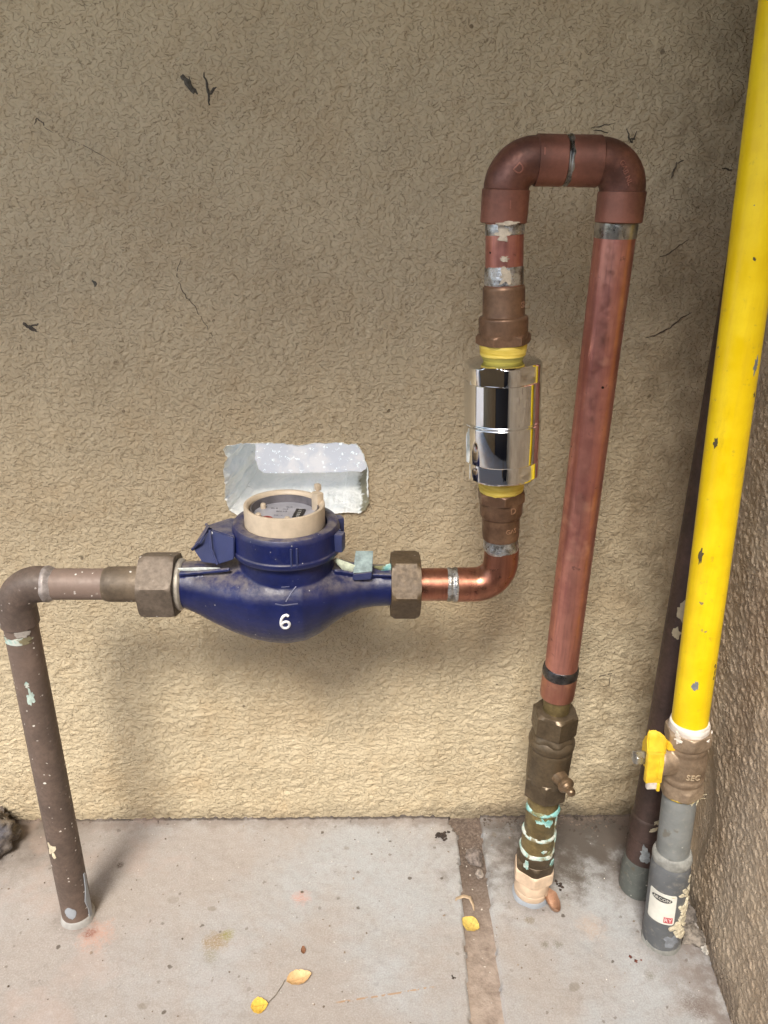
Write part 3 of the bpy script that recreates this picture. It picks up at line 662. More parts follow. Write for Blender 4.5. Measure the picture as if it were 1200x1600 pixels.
# blue lid folded back on the left
ld = M(); mt = Matrix.Rotation(R_(28), 4, 'Y') @ Matrix.Rotation(R_(-12), 4, 'X')
A_ = [(-.150, -.150, .4535), (-.138, -.158, .4410), (-.112, -.166, .4445), (-.110, -.162, .4660), (-.118, -.120, .4740), (-.139, -.125, .4735)]
def hull(pts, th):
    bm = bmesh.new(); v = [bm.verts.new(p) for p in pts]; bmesh.ops.convex_hull(bm, input=v); bmesh.ops.bevel(bm, geom=bm.edges[:], offset=th, segments=2, affect='EDGES'); bm.verts.index_update()
    r = ([x.co.copy() for x in bm.verts], [[x.index for x in f.verts] for f in bm.faces]); bm.free(); return r
ld.add(*hull([(-.1465, -.143, .4455), (-.138, -.152, .4375), (-.122, -.162, .4405), (-.107, -.168, .4480), (-.106, -.165, .4680), (-.129, -.150, .4690), (-.137, -.126, .4620), (-.118, -.116, .4650), (-.106, -.118, .4660), (-.147, -.140, .4485)], .0009))
ld.sweep([(-.1475, -.1425, .4460), (-.1385, -.1520, .4575), (-.1295, -.1500, .4695), (-.1370, -.1260, .4630)], .0014, 8); ld.sweep([(-.1290, -.1515, .4690), (-.1275, -.1580, .4540), (-.1225, -.1620, .4410)], .0012, 8)
ld.build('hinged_lid', M_blue, T)
# rubbed white ridges and the square lug by the right nut
wt = simple('chalky_rib', (.62, .66, .62), .7, 0, .2, 200, .5)
M().sweep([(-.160, Y0 - .010, .4300), (-.140, Y0 - .011, .4308), (-.122, Y0 - .014, .4330)], [.0014, .0018, .0008], 8, flat=.5).build('chalk_streak', wt, T)
M().sweep([(-.021, Y0 - .014, .4420), (-.012, Y0 - .014, .4350), (.000, Y0 - .013, .4310)], [.0016, .0048, .0030], 12, flat=.45).build('chalk_streak', simple('chalky_green', (.50, .55, .42), .7, 0, .2, 200, .5), T)
M().sweep([(.013, Y0 - .004, .4300), (.020, Y0 - .006, .4295), (.028, Y0 - .004, .4297)], [.001, .0026, .0035], 12, flat=.45).build('verdigris_crust', M_verd, T)
lg = M().add(*hull([(-.0060, -.160, .4240), (.0105, -.160, .4250), (.0115, -.160, .4330), (-.0055, -.160, .4310), (-.0035, -.140, .4430), (.0125, -.140, .4430), (-.004, -.138, .424), (.0115, -.138, .424)], .0007))
lug = lg.build('seal_lug', M_blue, T)
M().add(*hull([(-.0052, -.1605, .4318), (.0112, -.1605, .4336), (.0125, -.1400, .4440), (-.0033, -.1400, .4440), (-.0052, -.1590, .4308), (.0112, -.159, .4326), (.0122, -.1395, .4425), (-.003, -.1395, .4425)], .0003)).build('lug_scrape', simple('scraped_green_grey', (.30, .38, .38), .6, .2, .25, 160, .5), T)
# union nuts
nutp = lambda w, R: [(0, R * .80), (.0001, R * .90), (w * .16, R * 1.0), (w * .84, R * 1.0), (w * .9999, R * .90), (w, R * .72)]
M().lathe((-.1945, Y0, ZH), (1, 0, 0), nutp(.0310, .0325), 96, hexa=.0273, rot=R_(12)).build('union_nut', M_nutL, T)
M().lathe((-.1650, Y0, ZH), (1, 0, 0), [(0, .0215), (.0030, .0235), (.0055, .0235), (.0070, .0215)], 64, e=.0008).build('washer', simple('pale_washer', (.44, .40, .34), .5, .3, .2), T)
M().lathe((.0285, Y0, ZH), (1, 0, 0), nutp(.0265, .0320), 96, hexa=.0272, rot=R_(30) + R_(-3)).build('union_nut', M_nutR, T)

# ------------------------------------------------------------------ elbow below the chrome valve
T = thing('copper_elbow', (.128, Y0, .394), 'heat-stained copper elbow between the meter nut and the chrome valve', 'pipe elbow')
XV = .1280
M().lathe((.050, Y0, ZH), (1, 0, 0), [(0, .0150), (.0345, .0150)], e=0, jit=.0001).build('tube_stub', M_copper2, T)
br = .0235
pts = [(.0868, Y0, ZH), (.0872, Y0, ZH), (XV - br, Y0, ZH)] + [(XV - br + br * math.sin(a), Y0, ZH + br - br * math.cos(a)) for a in np.linspace(0, math.pi / 2, 14)][1:] + [(XV, Y0, ZH + br + .0135)]
M().sweep(pts, [.0148, .0158, .0157] + [.0157] * 13 + [.0154], 56, jit=.0002).build('bend', M_copper2, T)
M().lathe((.0795, Y0, ZH), (1, 0, 0), [(0, .0148), (.002, .0156), (.0035, .0157), (.0048, .0152), (.0060, .0153), (.0075, .0163), (.0095, .0160), (.011, .0150)], 64, e=.0006, jit=.0003, js=120).build('solder_ring', M_solder, T)
M().lathe((XV - .0008, Y0, .4455), (-.065, 0, 1), [(0, .0152), (.0015, .0160), (.004, .0163), (.009, .0155), (.0125, .0148)], 64, e=.0008, jit=.0012, js=130).build('solder_ring', M_solder, T)

# ------------------------------------------------------------------ chrome valve column
aV = Ax((.1290, Y0, .41), (.1070, Y0, .764))
T = thing('inline_valve', tuple(aV.pt(aV.z(.4505))), 'polished chrome check valve between two bronze couplings wrapped in yellow tape', 'valve')
def seg(ax, z0, prof, name, mat, par, **k):       # prof heights are world z
    return M().lathe(ax.p0, ax.A, [(ax.z(z), r) for z, r in prof], **k).build(name, mat, par)
lc = seg(aV, 0, [(.4565, .0140), (.4572, .0158), (.4610, .0164), (.4785, .0166), (.4795, .0180), (.4822, .0187), (.4955, .0189), (.4960, .0170)], 'lower_coupling', M_bronze, T, e=.0008, jit=.0001)
seg(aV, 0, [(.4935, .0180), (.4937, .0205), (.4950, .0215), (.5015, .0215), (.5030, .0200), (.5032, .016)], 'coupling_hex', M_bronze, T, hexa=.0188, rot=R_(30), e=.0005)
seg(aV, 0, [(.5005, .0150), (.5015, .0186), (.5060, .0196), (.5170, .0198), (.5185, .0160)], 'thread_tape', M_ytape, T, e=.0008, jit=.0005, js=200)
aR = .0320
seg(aV, 0, [(.5171, .020), (.5172, .0300), (.5190, .0318), (.5330, .0318), (.5331, .025)], 'hex_end', M_chrome, T, hexa=.0300, rot=R_(30 + 4), e=.0003, seg=144)
seg(aV, 0, [(.5320, .025), (.5322, .0314), (.5330, .0320), (.5640, .0320), (.5646, .0314), (.5650, .0314), (.5656, .0323), (.5664, .0323), (.5672, .0316), (.6000, .0316), (.6006, .0306), (.6012, .020)], 'valve_barrel', M_chrome, T, e=.0004, seg=144)
seg(aV, 0, [(.6003, .025), (.6004, .0316), (.6136, .0316), (.6152, .0300), (.6154, .014)], 'hex_end', M_chrome, T, hexa=.0298, rot=R_(30 + 4), e=.0003, seg=144)
seg(aV, 0, [(.6120, .0140), (.6150, .0155), (.6200, .0178), (.6201, .012)], 'thread_tape', M_ydirty, T, e=.0006, jit=.0004, js=200)
seg(aV, 0, [(.6196, .0170), (.6205, .0184), (.6270, .0190), (.6310, .0190), (.6315, .015)], 'thread_tape', M_ytape, T, e=.0006, jit=.0005, js=200)
seg(aV, 0, [(.6292, .017), (.6294, .0205), (.6305, .0224), (.6355, .0224), (.6375, .0205), (.6376, .019)], 'coupling_hex', M_bronze, T, hexa=.0193, rot=R_(0), e=.0005)
seg(aV, 0, [(.6320, .0185), (.6350, .0197), (.6495, .0197), (.6508, .0188), (.6512, .0168), (.6725, .0166), (.6745, .0155), (.6747, .0145)], 'upper_coupling', M_bronze, T, e=.0007, jit=.0001)
# cast letters
for s_, z, th, r, sz, rot in (('D', .4890, .42, .0189, .0078, 0), ('GAS', .4690, .42, .0166, .0058, 0)):
    M().text(s_, sz, aV.wrap(aV.z(z), th, r, rot), .0005).build('cast_letters', M_bronze, lc)
M().text('SR', .007, aV.wrap(aV.z(.660), .98, .0167, 0), .0005).build('cast_letters', M_bronze, lc)

# ------------------------------------------------------------------ copper loop: short tube, two elbows, long riser
aC = Ax((.1995, -.1255, .300), (.1962, -.1385, .764))
T = thing('copper_pipe', tuple(aC.p0), 'long reddish copper pipe looping over from the chrome valve down to the brass stopcock', 'pipe')
seg(aV, 0, [(.6735, .0146), (.7240, .0146)], 'short_tube', M_copper, T, e=0)
for z0, z1, s_ in ((.6750, .6890, 3), (.7119, .7200, 4)):
    random.seed(s_); seg(aV, 0, [(z0, .0148), (z0 + .001, .0151), (z1 - .002, .0150), (z1, .0147)], 'solder_band', M_solder, T, e=.0006, jit=.0004, js=160)
XL = .1068; ZT = .7640; br = .0200
def elbow(xc, sgn, zc0, xj, name):
    st = [(xc, Y0, zc0), (xc, Y0, zc0 + .0008), (xc, Y0, ZT - br - .0006), (xc, Y0, ZT - br)]; rd = [.0165, .0177, .0179, .0168]
    for a in np.linspace(0, math.pi / 2, 16)[1:-1]: st.append((xc + sgn * br * (1 - math.cos(a)), Y0, ZT - br + br * math.sin(a))); rd.append(.0169)
    st += [(xc + sgn * br, Y0, ZT), (xc + sgn * (br + .0006), Y0, ZT), (xj - sgn * .001, Y0, ZT), (xj, Y0, ZT)]; rd += [.0168, .0179, .0178, .0168]
    return M().sweep(st, rd, 64, jit=.00025, js=60).build(name, M_elbow, T)
e1 = elbow(XL + .0028 - .0008, 1, .7200, .1508, 'elbow'); e2 = elbow(.1968, -1, .7215, .1530, 'elbow')
M().lathe((.1500, Y0, ZT), (1, 0, 0), [(0, .0160), (.0012, .0176), (.0022, .0170), (.0030, .0181), (.0050, .0178), (.0060, .0160)], 72, e=.0006, jit=.0012, js=120).build('solder_ring', simple('sooty_solder', (.25, .24, .22), .35, .7, .6, 120, .7, .001), T)
M().lathe(aC.p0, aC.A, [(-.004, .0158), (aC.len - .036, .0157)], e=0, jit=.0001).build('riser', M_copper, T)
t0 = aC.z(.7105); M().lathe(aC.p0, aC.A, [(t0, .0158), (t0 + .0012, .0161), (t0 + .009, .0163), (t0 + .0125, .0158)], e=.0006, jit=.0004, js=120).build('solder_band', simple('sooty_band', (.42, .40, .36), .3, .9, .6, 60, .6, .001), T)
for k, (z, th, w, h) in enumerate(((.7130, -.25, .0055, .0045), (.6825, -.10, .0055, .0058), (.6955, -.15, .0030, .0018), (.7205, -.1, .0085, .0014))):
    rpatch(aV, aV.z(z), th, .0149 if z < .7205 else .0175, w, h, simple('flux_residue%d' % k, (.55, .47, .36), .5, 0, .2, 200, .6), 'flux_residue', T, 20 + k, .0006, .4)
aX = Ax((.10, Y0, ZT), (.20, Y0, ZT))
M().text('1', .0075, aX.wrap(.0320, -.30, .0178, math.pi / 2), .0005).build('cast_letters', M_elbow, e1)
M().text('1', .0085, aV.wrap(aV.z(.7330), .05, .0177, 0), .0005).build('cast_letters', M_elbow, e1)
def bendwrap(xc, sgn, ang, r, rot):      # on the outside front of a bend
    def f(u, v, w):
        c, s_ = math.cos(rot), math.sin(rot); u, v = u * c - v * s_, u * s_ + v * c
        cx_ = xc + sgn * br * (1 - math.cos(ang)); cz_ = ZT - br + br * math.sin(ang)
        x, z = cx_ + u, cz_ + v; rad = math.hypot(x - (xc + sgn * br), z - (ZT - br)); d = rad - br
        return (x, Y0 - math.sqrt(max(1e-6, r * r - d * d)) - w, z)
    return f
M().text('D', .0100, bendwrap(XL + .002, 1, R_(42), .0171, R_(-42)), .0005).build('cast_letters', M_elbow, e1)
M().text('GAB NL', .0052, bendwrap(.1968, -1, R_(38), .0171, R_(-62)), .0005).build('cast_letters', M_elbow, e2)
aC2 = Ax((.1990, -.1230, .26), (.1995, -.1255, .32))
seg(aC2, 0, [(.2755, .0150), (.2762, .0168), (.2800, .0171), (.3020, .0171), (.3035, .0166), (.3040, .015)], 'end_coupling', copper_mat('copper_spotted', (.60, .29, .20), (.28, .13, .09), .6, .33), T, e=.0008)
seg(aC2, 0, [(.3005, .0160), (.3015, .0172), (.3040, .0178), (.3090, .0177), (.3125, .0166), (.3135, .0155)], 'solder_ring', M_solderdk, T, e=.001, jit=.0006, js=80)

# ------------------------------------------------------------------ brass stopcock assembly
aB = Ax((.1980, -.1195, 0), (.2000, -.1243, .27))
T = thing('stopcock', (.1980, -.1195, 0), 'dark brass stopcock with a small drain nipple on a verdigris-ringed cream base', 'valve')
seg(aB, 0, [(.2500, .0136), (.2640, .0134), (.2700, .0140), (.2765, .0142), (.2785, .012)], 'neck', M_olive, T, e=.0006, jit=.0006, js=200)
seg(aB, 0, [(.2345, .0190), (.2347, .0222), (.2365, .0240), (.2560, .0240), (.2595, .0195), (.2597, .0135)], 'hex_nut', M_dkbrass, T, hexa=.0205, rot=R_(30), e=.0006, seg=96)
vb = seg(aB, 0, [(.1690, .0190), (.1715, .0218), (.2120, .0228), (.2140, .0221), (.2152, .0221), (.2165, .0235), (.2215, .0238), (.2245, .0228), (.2290, .0200), (.2300, .0160)], 'valve_body', M_dkbrass, T, e=.0009, jit=.0002)
seg(aB, 0, [(.2220, .018), (.2222, .0222), (.2275, .0224), (.2310, .0200), (.2340, .0185), (.2346, .015)], 'collar_hex', M_dkbrass, T, hexa=.0208, rot=R_(30), e=.0006)
seg(aB, 0, [(.1500, .0150), (.1502, .0200), (.1525, .0238), (.1740, .0242), (.1765, .0218), (.1768, .015)], 'lower_hex', M_dkbrass, T, hexa=.0209, rot=R_(16), e=.0006, seg=96)
nd = Vector((.30, -.90, -.04)).normalized(); n0 = aB.pt(aB.z(.1900), 0, 0) + nd * .016
dn_ = M().lathe(n0, nd, [(0, .0100), (.006, .0082), (.014, .0070), (.0155, .0084), (.019, .0086), (.0205, .0060), (.0225, .0052), (.0235, .0034), (.0255, .0044), (.0285, .0044), (.0305, .0030), (.0310, .0012)], 40, e=.0005)
dn_.build('drain_nipple', fitting_mat('nipple_brass', (.26, .18, .11), (.12, .08, .05), .7, .35), T)
seg(aB, 0, [(.0950, .0160), (.1000, .0168), (.1320, .0166), (.1500, .0160), (.1505, .012)], 'nipple_tube', M_olive, T, e=.0006, jit=.0002)
seg(aB, 0, [(.1285, .0164), (.1300, .0176), (.1320, .0181), (.1345, .0172), (.1355, .016)], 'verdigris_ring', M_verd, T, e=.0006, jit=.0022, js=140)
seg(aB, 0, [(.0650, .0180), (.0700, .0181), (.0950, .0178), (.0985, .0172), (.0987, .0150)], 'threaded_socket', M_olive, T, e=.0006, jit=.0002)
seg(aB, 0, [(.0935, .0172), (.0950, .0184), (.0968, .0182), (.0985, .0170), (.0988, .016)], 'lime_ring', M_limes, T, e=.0004, jit=.0012, js=140)
seg(aB, 0, [(.0690, .0172), (.0705, .0194), (.0725, .0197), (.0750, .0186), (.0760, .017)], 'verdigris_ring', M_limes, T, e=.0006, jit=.0016, js=120)
seg(aB, 0, [(.0550, .0180), (.0555, .0199), (.0700, .0198), (.0722, .0190), (.0724, .017)], 'socket_rim', M_dkbrass, T, e=.0006, jit=.0002)
seg(aB, 0, [(.0455, .018), (.0457, .0215), (.0550, .0224), (.0585, .0200), (.0587, .018)], 'brass_hex', M_dkbrass, T, hexa=.0200, rot=R_(20), e=.0005)
for k, (z, th, w, h, mt_) in enumerate(((.083, .15, .0028, .0018, M_limes), (.079, .5, .0018, .0022, M_verd), (.115, .98, .0025, .012, M_limes), (.124, -.3, .0050, .0035, M_verd), (.122, .25, .0045, .0050, M_verd), (.084, 1.15, .0025, .011, M_limes), (.062, .85, .004, .005, M_verd), (.060, -.75, .003, .006, M_limes))):
    rpatch(aB, aB.z(z), th, .0183 if .075 < z < .09 else (.0168 if z > .09 else .0199), w, h, mt_, 'lime_spot', T, 40 + k, .0006, .3)
seg(aB, 0, [(.0305, .018), (.0307, .0222), (.0322, .0236), (.0440, .0236), (.0468, .0215), (.0470, .018)], 'cream_hex', M_bhex, T, hexa=.0209, rot=R_(20), e=.0008)
seg(aB, 0, [(.0045, .0180), (.0055, .0192), (.0130, .0196), (.0140, .0190), (.0150, .0196), (.0312, .0192), (.0314, .018)], 'cream_collar', M_bhex, T, e=.0006)
seg(aB, 0, [(-.0060, .0225), (-.0005, .0212), (.0030, .0200), (.0055, .0185), (.0058, .015)], 'cement_foot', M_glue, T, e=.0012, jit=.0015, js=60)

# ------------------------------------------------------------------ dark pipe in the corner
aD = Ax((.3255, -.1110, -.01), (.3250, -.0850, 1.30))
T = thing('drain_pipe', (.3255, -.1110, 0), 'dark brown pipe with peeling beige paint standing in the corner behind the yellow pipe', 'pipe')
M().lathe(aD.p0, aD.A, [(0, .0196), (.115, .0192), (.118, .0185), (1.3, .0182)], jit=.0002).build('tube', M_drain, T)
M().lathe(aD.p0, aD.A, [(.0, .0215), (.040, .0212), (.050, .0200), (.056, .0195)], jit=.0010, js=50, e=.001).build('base_sleeve', pvc_mat('mouldy_sleeve', (.11, .12, .11), .6), T)
M().lathe(aD.p0, aD.A, [(.088, .0192), (.090, .0203), (.112, .0203), (.116, .0196), (.118, .0185)], jit=.0005, e=.001).build('sleeve', M_drain, T)
Mp = simple('peeling_beige', (.48, .42, .29), .7, 0, .12, 120, .4)
for k, (t, th, w, h, rot) in enumerate(((.122, .15, .0085, .0022, .45), (.113, -.12, .0055, .0020, .65), (.105, .62, .0070, .0140, -.15), (.072, .50, .0019, .0105, -.10), (.081, .25, .0010, .0080, -.2), (.378, -.62, .0055, .0105, 0), (.354, -.80, .004, .005, 0))):
    rpatch(aD, t, th, .0203 if t < .115 else .0186, w, h, Mp, 'paint_peel', T, 60 + k, .0007, .35, rot)
rpatch(aD, .074, -.35, .0198, .006, .012, simple('pale_scrape', (.26, .28, .29), .6), 'scrape', T, 71, .0005, .3, .3)

# ------------------------------------------------------------------ gas pipe, valve and grey sleeve
aG = Ax((.3275, -.1800, 0), (.2872, -.1675, .766))
T = thing('sleeve_pipe', (.3285, -.1815, 0), 'grey plastic sleeve pipe with a torn sticker, standing on the floor under the gas valve', 'pipe')
gs = seg(aG, 0, [(-.010, .0186), (.002, .0193), (.090, .0198), (.1080, .0196), (.1160, .0180), (.1165, .016)], 'socket', M_pvcdk, T, e=.0015, jit=.0001)
seg(aG, 0, [(.1120, .0180), (.1140, .0192), (.1170, .0200), (.1210, .0200), (.1245, .0185), (.1260, .0170)], 'sealant_bead', M_sealant, T, e=.001, jit=.0018, js=55)
seg(aG, 0, [(.1090, .0160), (.2120, .0165)], 'tube', M_pvc, T, e=0)
seg(aG, 0, [(-.008, .0212), (-.001, .0208), (.0035, .0200), (.0050, .0192)], 'base_seal', M_sealant, T, e=.001, jit=.0012, js=60)
# sticker with a black oval and a red box
w0 = aG.wrap(aG.z(.0620), -.62, .0198)
so = []
for (x, y, cx_, cy_) in ((1, 1, .0115, .0190), (-1, 1, -.0125, .0190), (-1, -1, -.0125, -.0160), (1, -1, .0115, -.0160)):
    for a in np.linspace(0, math.pi / 2, 5):
        aa = a if x > 0 and y > 0 else (math.pi / 2 + a if x < 0 and y > 0 else (math.pi + a if x < 0 else 1.5 * math.pi + a)); so.append((cx_ + .0025 * math.cos(aa) - x * .0025 * 0, cy_ + .0025 * math.sin(aa)))
so = [p for p in so]
st = M().prism(so, w0, .0003).build('sticker', M_sticker, gs)
w1 = aG.wrap(aG.z(.0625), -.62, .0202)
M().prism([(-.001 + .0108 * math.cos(a), .0135 + .0036 * math.sin(a)) for a in np.linspace(0, 2 * math.pi, 29)[:-1]], w1, .00015).build('printed_oval', M_oval, st)
M().text('ARCON', .0052, lambda u, v, w: aG.wrap(aG.z(.0625), -.62, .0204)(u - .001, v + .0135, max(0, w)), .0001).build('printed_word', M_sticker, st)
M().prism([(.0035, -.0165), (.0125, -.0165), (.0125, -.0090), (.0035, -.0090)], w1, .00015).build('printed_box', M_redbox, st)
M().text('RY', .0066, lambda u, v, w: aG.wrap(aG.z(.0625), -.62, .0204)(u + .0080, v - .0128, max(0, w)), .0001).build('printed_word', M_pink, st)
def splash(ax, r, spots, mat, name, par, seed):
    random.seed(seed); m = M(); q = 0
    for (z, th, w, h, n) in spots:
        for k in range(n):
            q += 1; dz, du = random.gauss(0, h * .5), random.gauss(0, w * .5); a = random.uniform(.0010, .0030)
            m.prism(ragged(a * random.uniform(.8, 1.9), a * random.uniform(.5, 1.0), 11, .18, seed + q), ax.wrap(ax.z(z) + dz, th + du / r, r, random.uniform(-.6, .6)), .0003 + .000045 * q)
    return m.build(name, mat, par, ang=40)
splash(aG, .0196, [(.098, .95, .0020, .0110, 9), (.082, .88, .0045, .0100, 13), (.0825, .40, .0075, .0009, 5), (.063, .66, .0060, .0100, 16), (.048, .55, .0065, .0045, 9), (.040, .45, .0075, .0012, 6), (.033, .50, .0075, .0010, 5), (.026, .62, .0025, .0030, 3)], M_mortar, 'mortar_splash', gs, 80)
rpatch(aG, aG.z(.0195), .18, .0194, .0085, .0085, simple('pale_scuff', (.24, .26, .29), .5), 'scuff', T, 97, .0003, .3)
M().prism([(-.022, -.004), (-.014, -.0065), (-.004, -.0075), (-.004, -.006), (-.014, -.005), (-.022, -.0025)], aG.wrap(aG.z(.010), -.1, .0194), .0008).build('mortar_splash', M_sealant, T)

T = thing('gas_valve', tuple(aG.pt(aG.z(.200))), 'bronze gas valve with a yellow plastic lever on its left, below the yellow pipe', 'valve')
g = M()
def gl(m, prof, **k): m.lathe(aG.p0, aG.A, [(aG.z(z), r) for z, r in prof], **k)
gl(g, [(.2020, .015), (.2022, .0200), (.2040, .0208), (.2120, .0208), (.2140, .0195)], hexa=.0190, rot=R_(25), e=.0004)
gl(g, [(.2110, .0188), (.2150, .0192), (.2175, .0182), (.2200, .0198), (.2230, .0200), (.2255, .0188), (.2300, .0198), (.2380, .0205), (.2460, .0200), (.2530, .0185), (.2560, .0192), (.2590, .0188), (.2610, .0180)], e=.0008)
gl(g, [(.2595, .017), (.2610, .0200), (.2640, .0218), (.2745, .0220), (.2765, .0205), (.2766, .016)], hexa=.0195, rot=R_(22), e=.0006)
vc = aG.pt(aG.z(.2405)); hd = Vector((-1, -.10, .06)).normalized()
g.lathe(vc, hd, [(0, .0150), (.018, .0155), (.028, .0158), (.0300, .0150), (.0302, .008)], 48, e=.0006)
vbody = g.build('body', M_vbrass, T, remesh=.0008, smooth=3)
M().text('SEC', .0085, aG.wrap(aG.z(.2335), .05, .0206, -.1), .0006).build('cast_letters', M_vbrass, vbody)
seg(aG, 0, [(.2735, .0165), (.2745, .0190), (.2790, .0184), (.2830, .0180), (.2850, .0172), (.2855, .016)], 'thread_tape', M_wtape, T, e=.0006, jit=.0012, js=110)
rpatch(aG, aG.z(.273), 1.0, .0200, .006, .0035, M_wtape, 'thread_tape', T, 99, .0008, .5, .4); rpatch(aG, aG.z(.274), -.85, .0200, .0035, .005, M_wtape, 'thread_tape', T, 98, .0008, .5, .2)
hm = M(); gl(hm, [(.2000, .0170), (.2010, .0182), (.2026, .0188), (.2034, .0170)], e=.0003, jit=.0012, js=300); hm.build('hemp_packing', simple('yellow_hemp', (.60, .42, .05), .8, 0, .4, 300, .6), T)
hs = M(); random.seed(5)
for k in range(9):
    p = aG.pt(aG.z(.2015), random.uniform(.3, 1.0), .0185); d = Vector((random.uniform(-1, 1), -random.uniform(.2, .8), random.uniform(-.9, .9))).normalized() * random.uniform(.004, .010); hs.sweep([p, p + d * .5 + Vector((0, 0, .001)), p + d], .00028, 5)
hs.build('hemp_strands', simple('pale_hemp', (.62, .55, .36), .8), T)
# lever: hub slab, upper blade, tab, bolt
lv = M(); Lx = vc + hd * .0305; Fz = aG.A; Fy = Fz.cross(hd).normalized() * -1
if Fy.y > 0: Fy = -Fy
def LP(a, b, c): return Lx + hd * a + Fy * b + Fz * c      # out, toward viewer, up
def slab(m, outline, a0, a1, bev=.0009):
    bm = bmesh.new(); v = [bm.verts.new((p[0], p[1], 0)) for p in outline]; f = bm.faces.new(v); r = bmesh.ops.extrude_face_region(bm, geom=[f])
    for x in r['geom']:
        if isinstance(x, bmesh.types.BMVert): x.co.z = 1
    for x in bm.verts: x.co = LP(a0 + (a1 - a0) * x.co.z, x.co.x, x.co.y)
    bmesh.ops.recalc_face_normals(bm, faces=bm.faces[:]); bmesh.ops.bevel(bm, geom=[e for e in bm.edges if e.calc_face_angle(0) > .6], offset=bev, segments=2, affect='EDGES')
    bm.verts.index_update(); m.add([x.co for x in bm.verts], [[x.index for x in q.verts] for q in bm.faces]); bm.free()
arc = lambda cx_, cy_, r, a0, a1, n: [(cx_ + r * math.cos(a), cy_ + r * math.sin(a)) for a in np.linspace(R_(a0), R_(a1), n)]
slab(lv, [(.012, -.016), (.017, -.010), (.018, .010), (.014, .018), (-.013, .018), (-.017, .008), (-.017, -.010), (-.010, -.016)], .000, .0060)
lh = M()
lh.box(LP(.0075, .013, .001), (.0165, .0060, .034), Matrix((hd.to_4d(), Fy.to_4d(), Fz.to_4d(), (0, 0, 0, 1))).transposed().to_3x3().to_4x4(), .0015)
lh.add(*hull([LP(.014, .0, .012), LP(.014, .006, .030), LP(-.002, .006, .032), LP(-.009, .004, .026), LP(-.008, .004, .014), LP(.014, .012, .014), LP(-.002, .014, .014), LP(.010, .0, .034), LP(.003, .0, .0355), LP(.012, .004, .0325)], .0012))
lh.add(*hull([LP(-.007, .004, .016), LP(-.018, .004, .0155), LP(-.018, .009, .0150), LP(-.018, .004, .0205), LP(-.018, .009, .020), LP(-.007, .009, .016), LP(-.007, .004, .0255), LP(-.007, .008, .0255)], .0008))
lh.box(LP(.0025, .0145, -.0205), (.0030, .0040, .009), Matrix((hd.to_4d(), Fy.to_4d(), Fz.to_4d(), (0, 0, 0, 1))).transposed().to_3x3().to_4x4(), .0008)
hdl = lh.build('lever', M_ycap, T, ang=35); lv.build('lever_hub', M_ycap, T, ang=35)
M().box(LP(.0090, .0140, -.0185), (.0100, .0040, .0085), Matrix((hd.to_4d(), Fy.to_4d(), Fz.to_4d(), (0, 0, 0, 1))).transposed().to_3x3().to_4x4(), .001).build('lever_tip', simple('worn_white_tip', (.62, .56, .50), .6), T)
M().lathe(LP(.006, .002, .004), hd, [(0, .0070), (.0155, .0070), (.0165, .0062), (.017, .0001)], 48, hexa=.0058, e=.0004).build('lever_bolt', simple('zinc_bolt', (.62, .64, .66), .3, .9, .1), T)

T = thing('gas_pipe', tuple(aG.pt(aG.z(.280))), 'bright yellow painted gas pipe with chipped spots rising along the right edge', 'pipe')
aY = Ax(tuple(aG.pt(aG.z(.280))), tuple(aG.pt(aG.z(1.50))))
M().lathe(aY.p0, aY.A, [(0, .0164), (aY.len, .0164)], e=0).build('tube', M_yellow, T)
for k, (z, th, w, h) in enumerate(((.3330, -.40, .0030, .0050), (.622, .50, .0022, .0055), (.560, -.95, .002, .004), (.46, -.98, .0018, .007), (.352, .70, .0012, .002), (.345, .75, .001, .0022), (.3385, .72, .001, .0018), (.73, .62, .002, .003), (.70, -.3, .001, .0012), (.598, .75, .001, .002))):
    rpatch(aY, aY.z(z), th, .0163, w, h, simple('bare_chip%d' % k, (.22, .23, .24) if k < 2 or k == 7 else (.09, .07, .03), .6), 'paint_chip', T, 110 + k, .0003, .4)

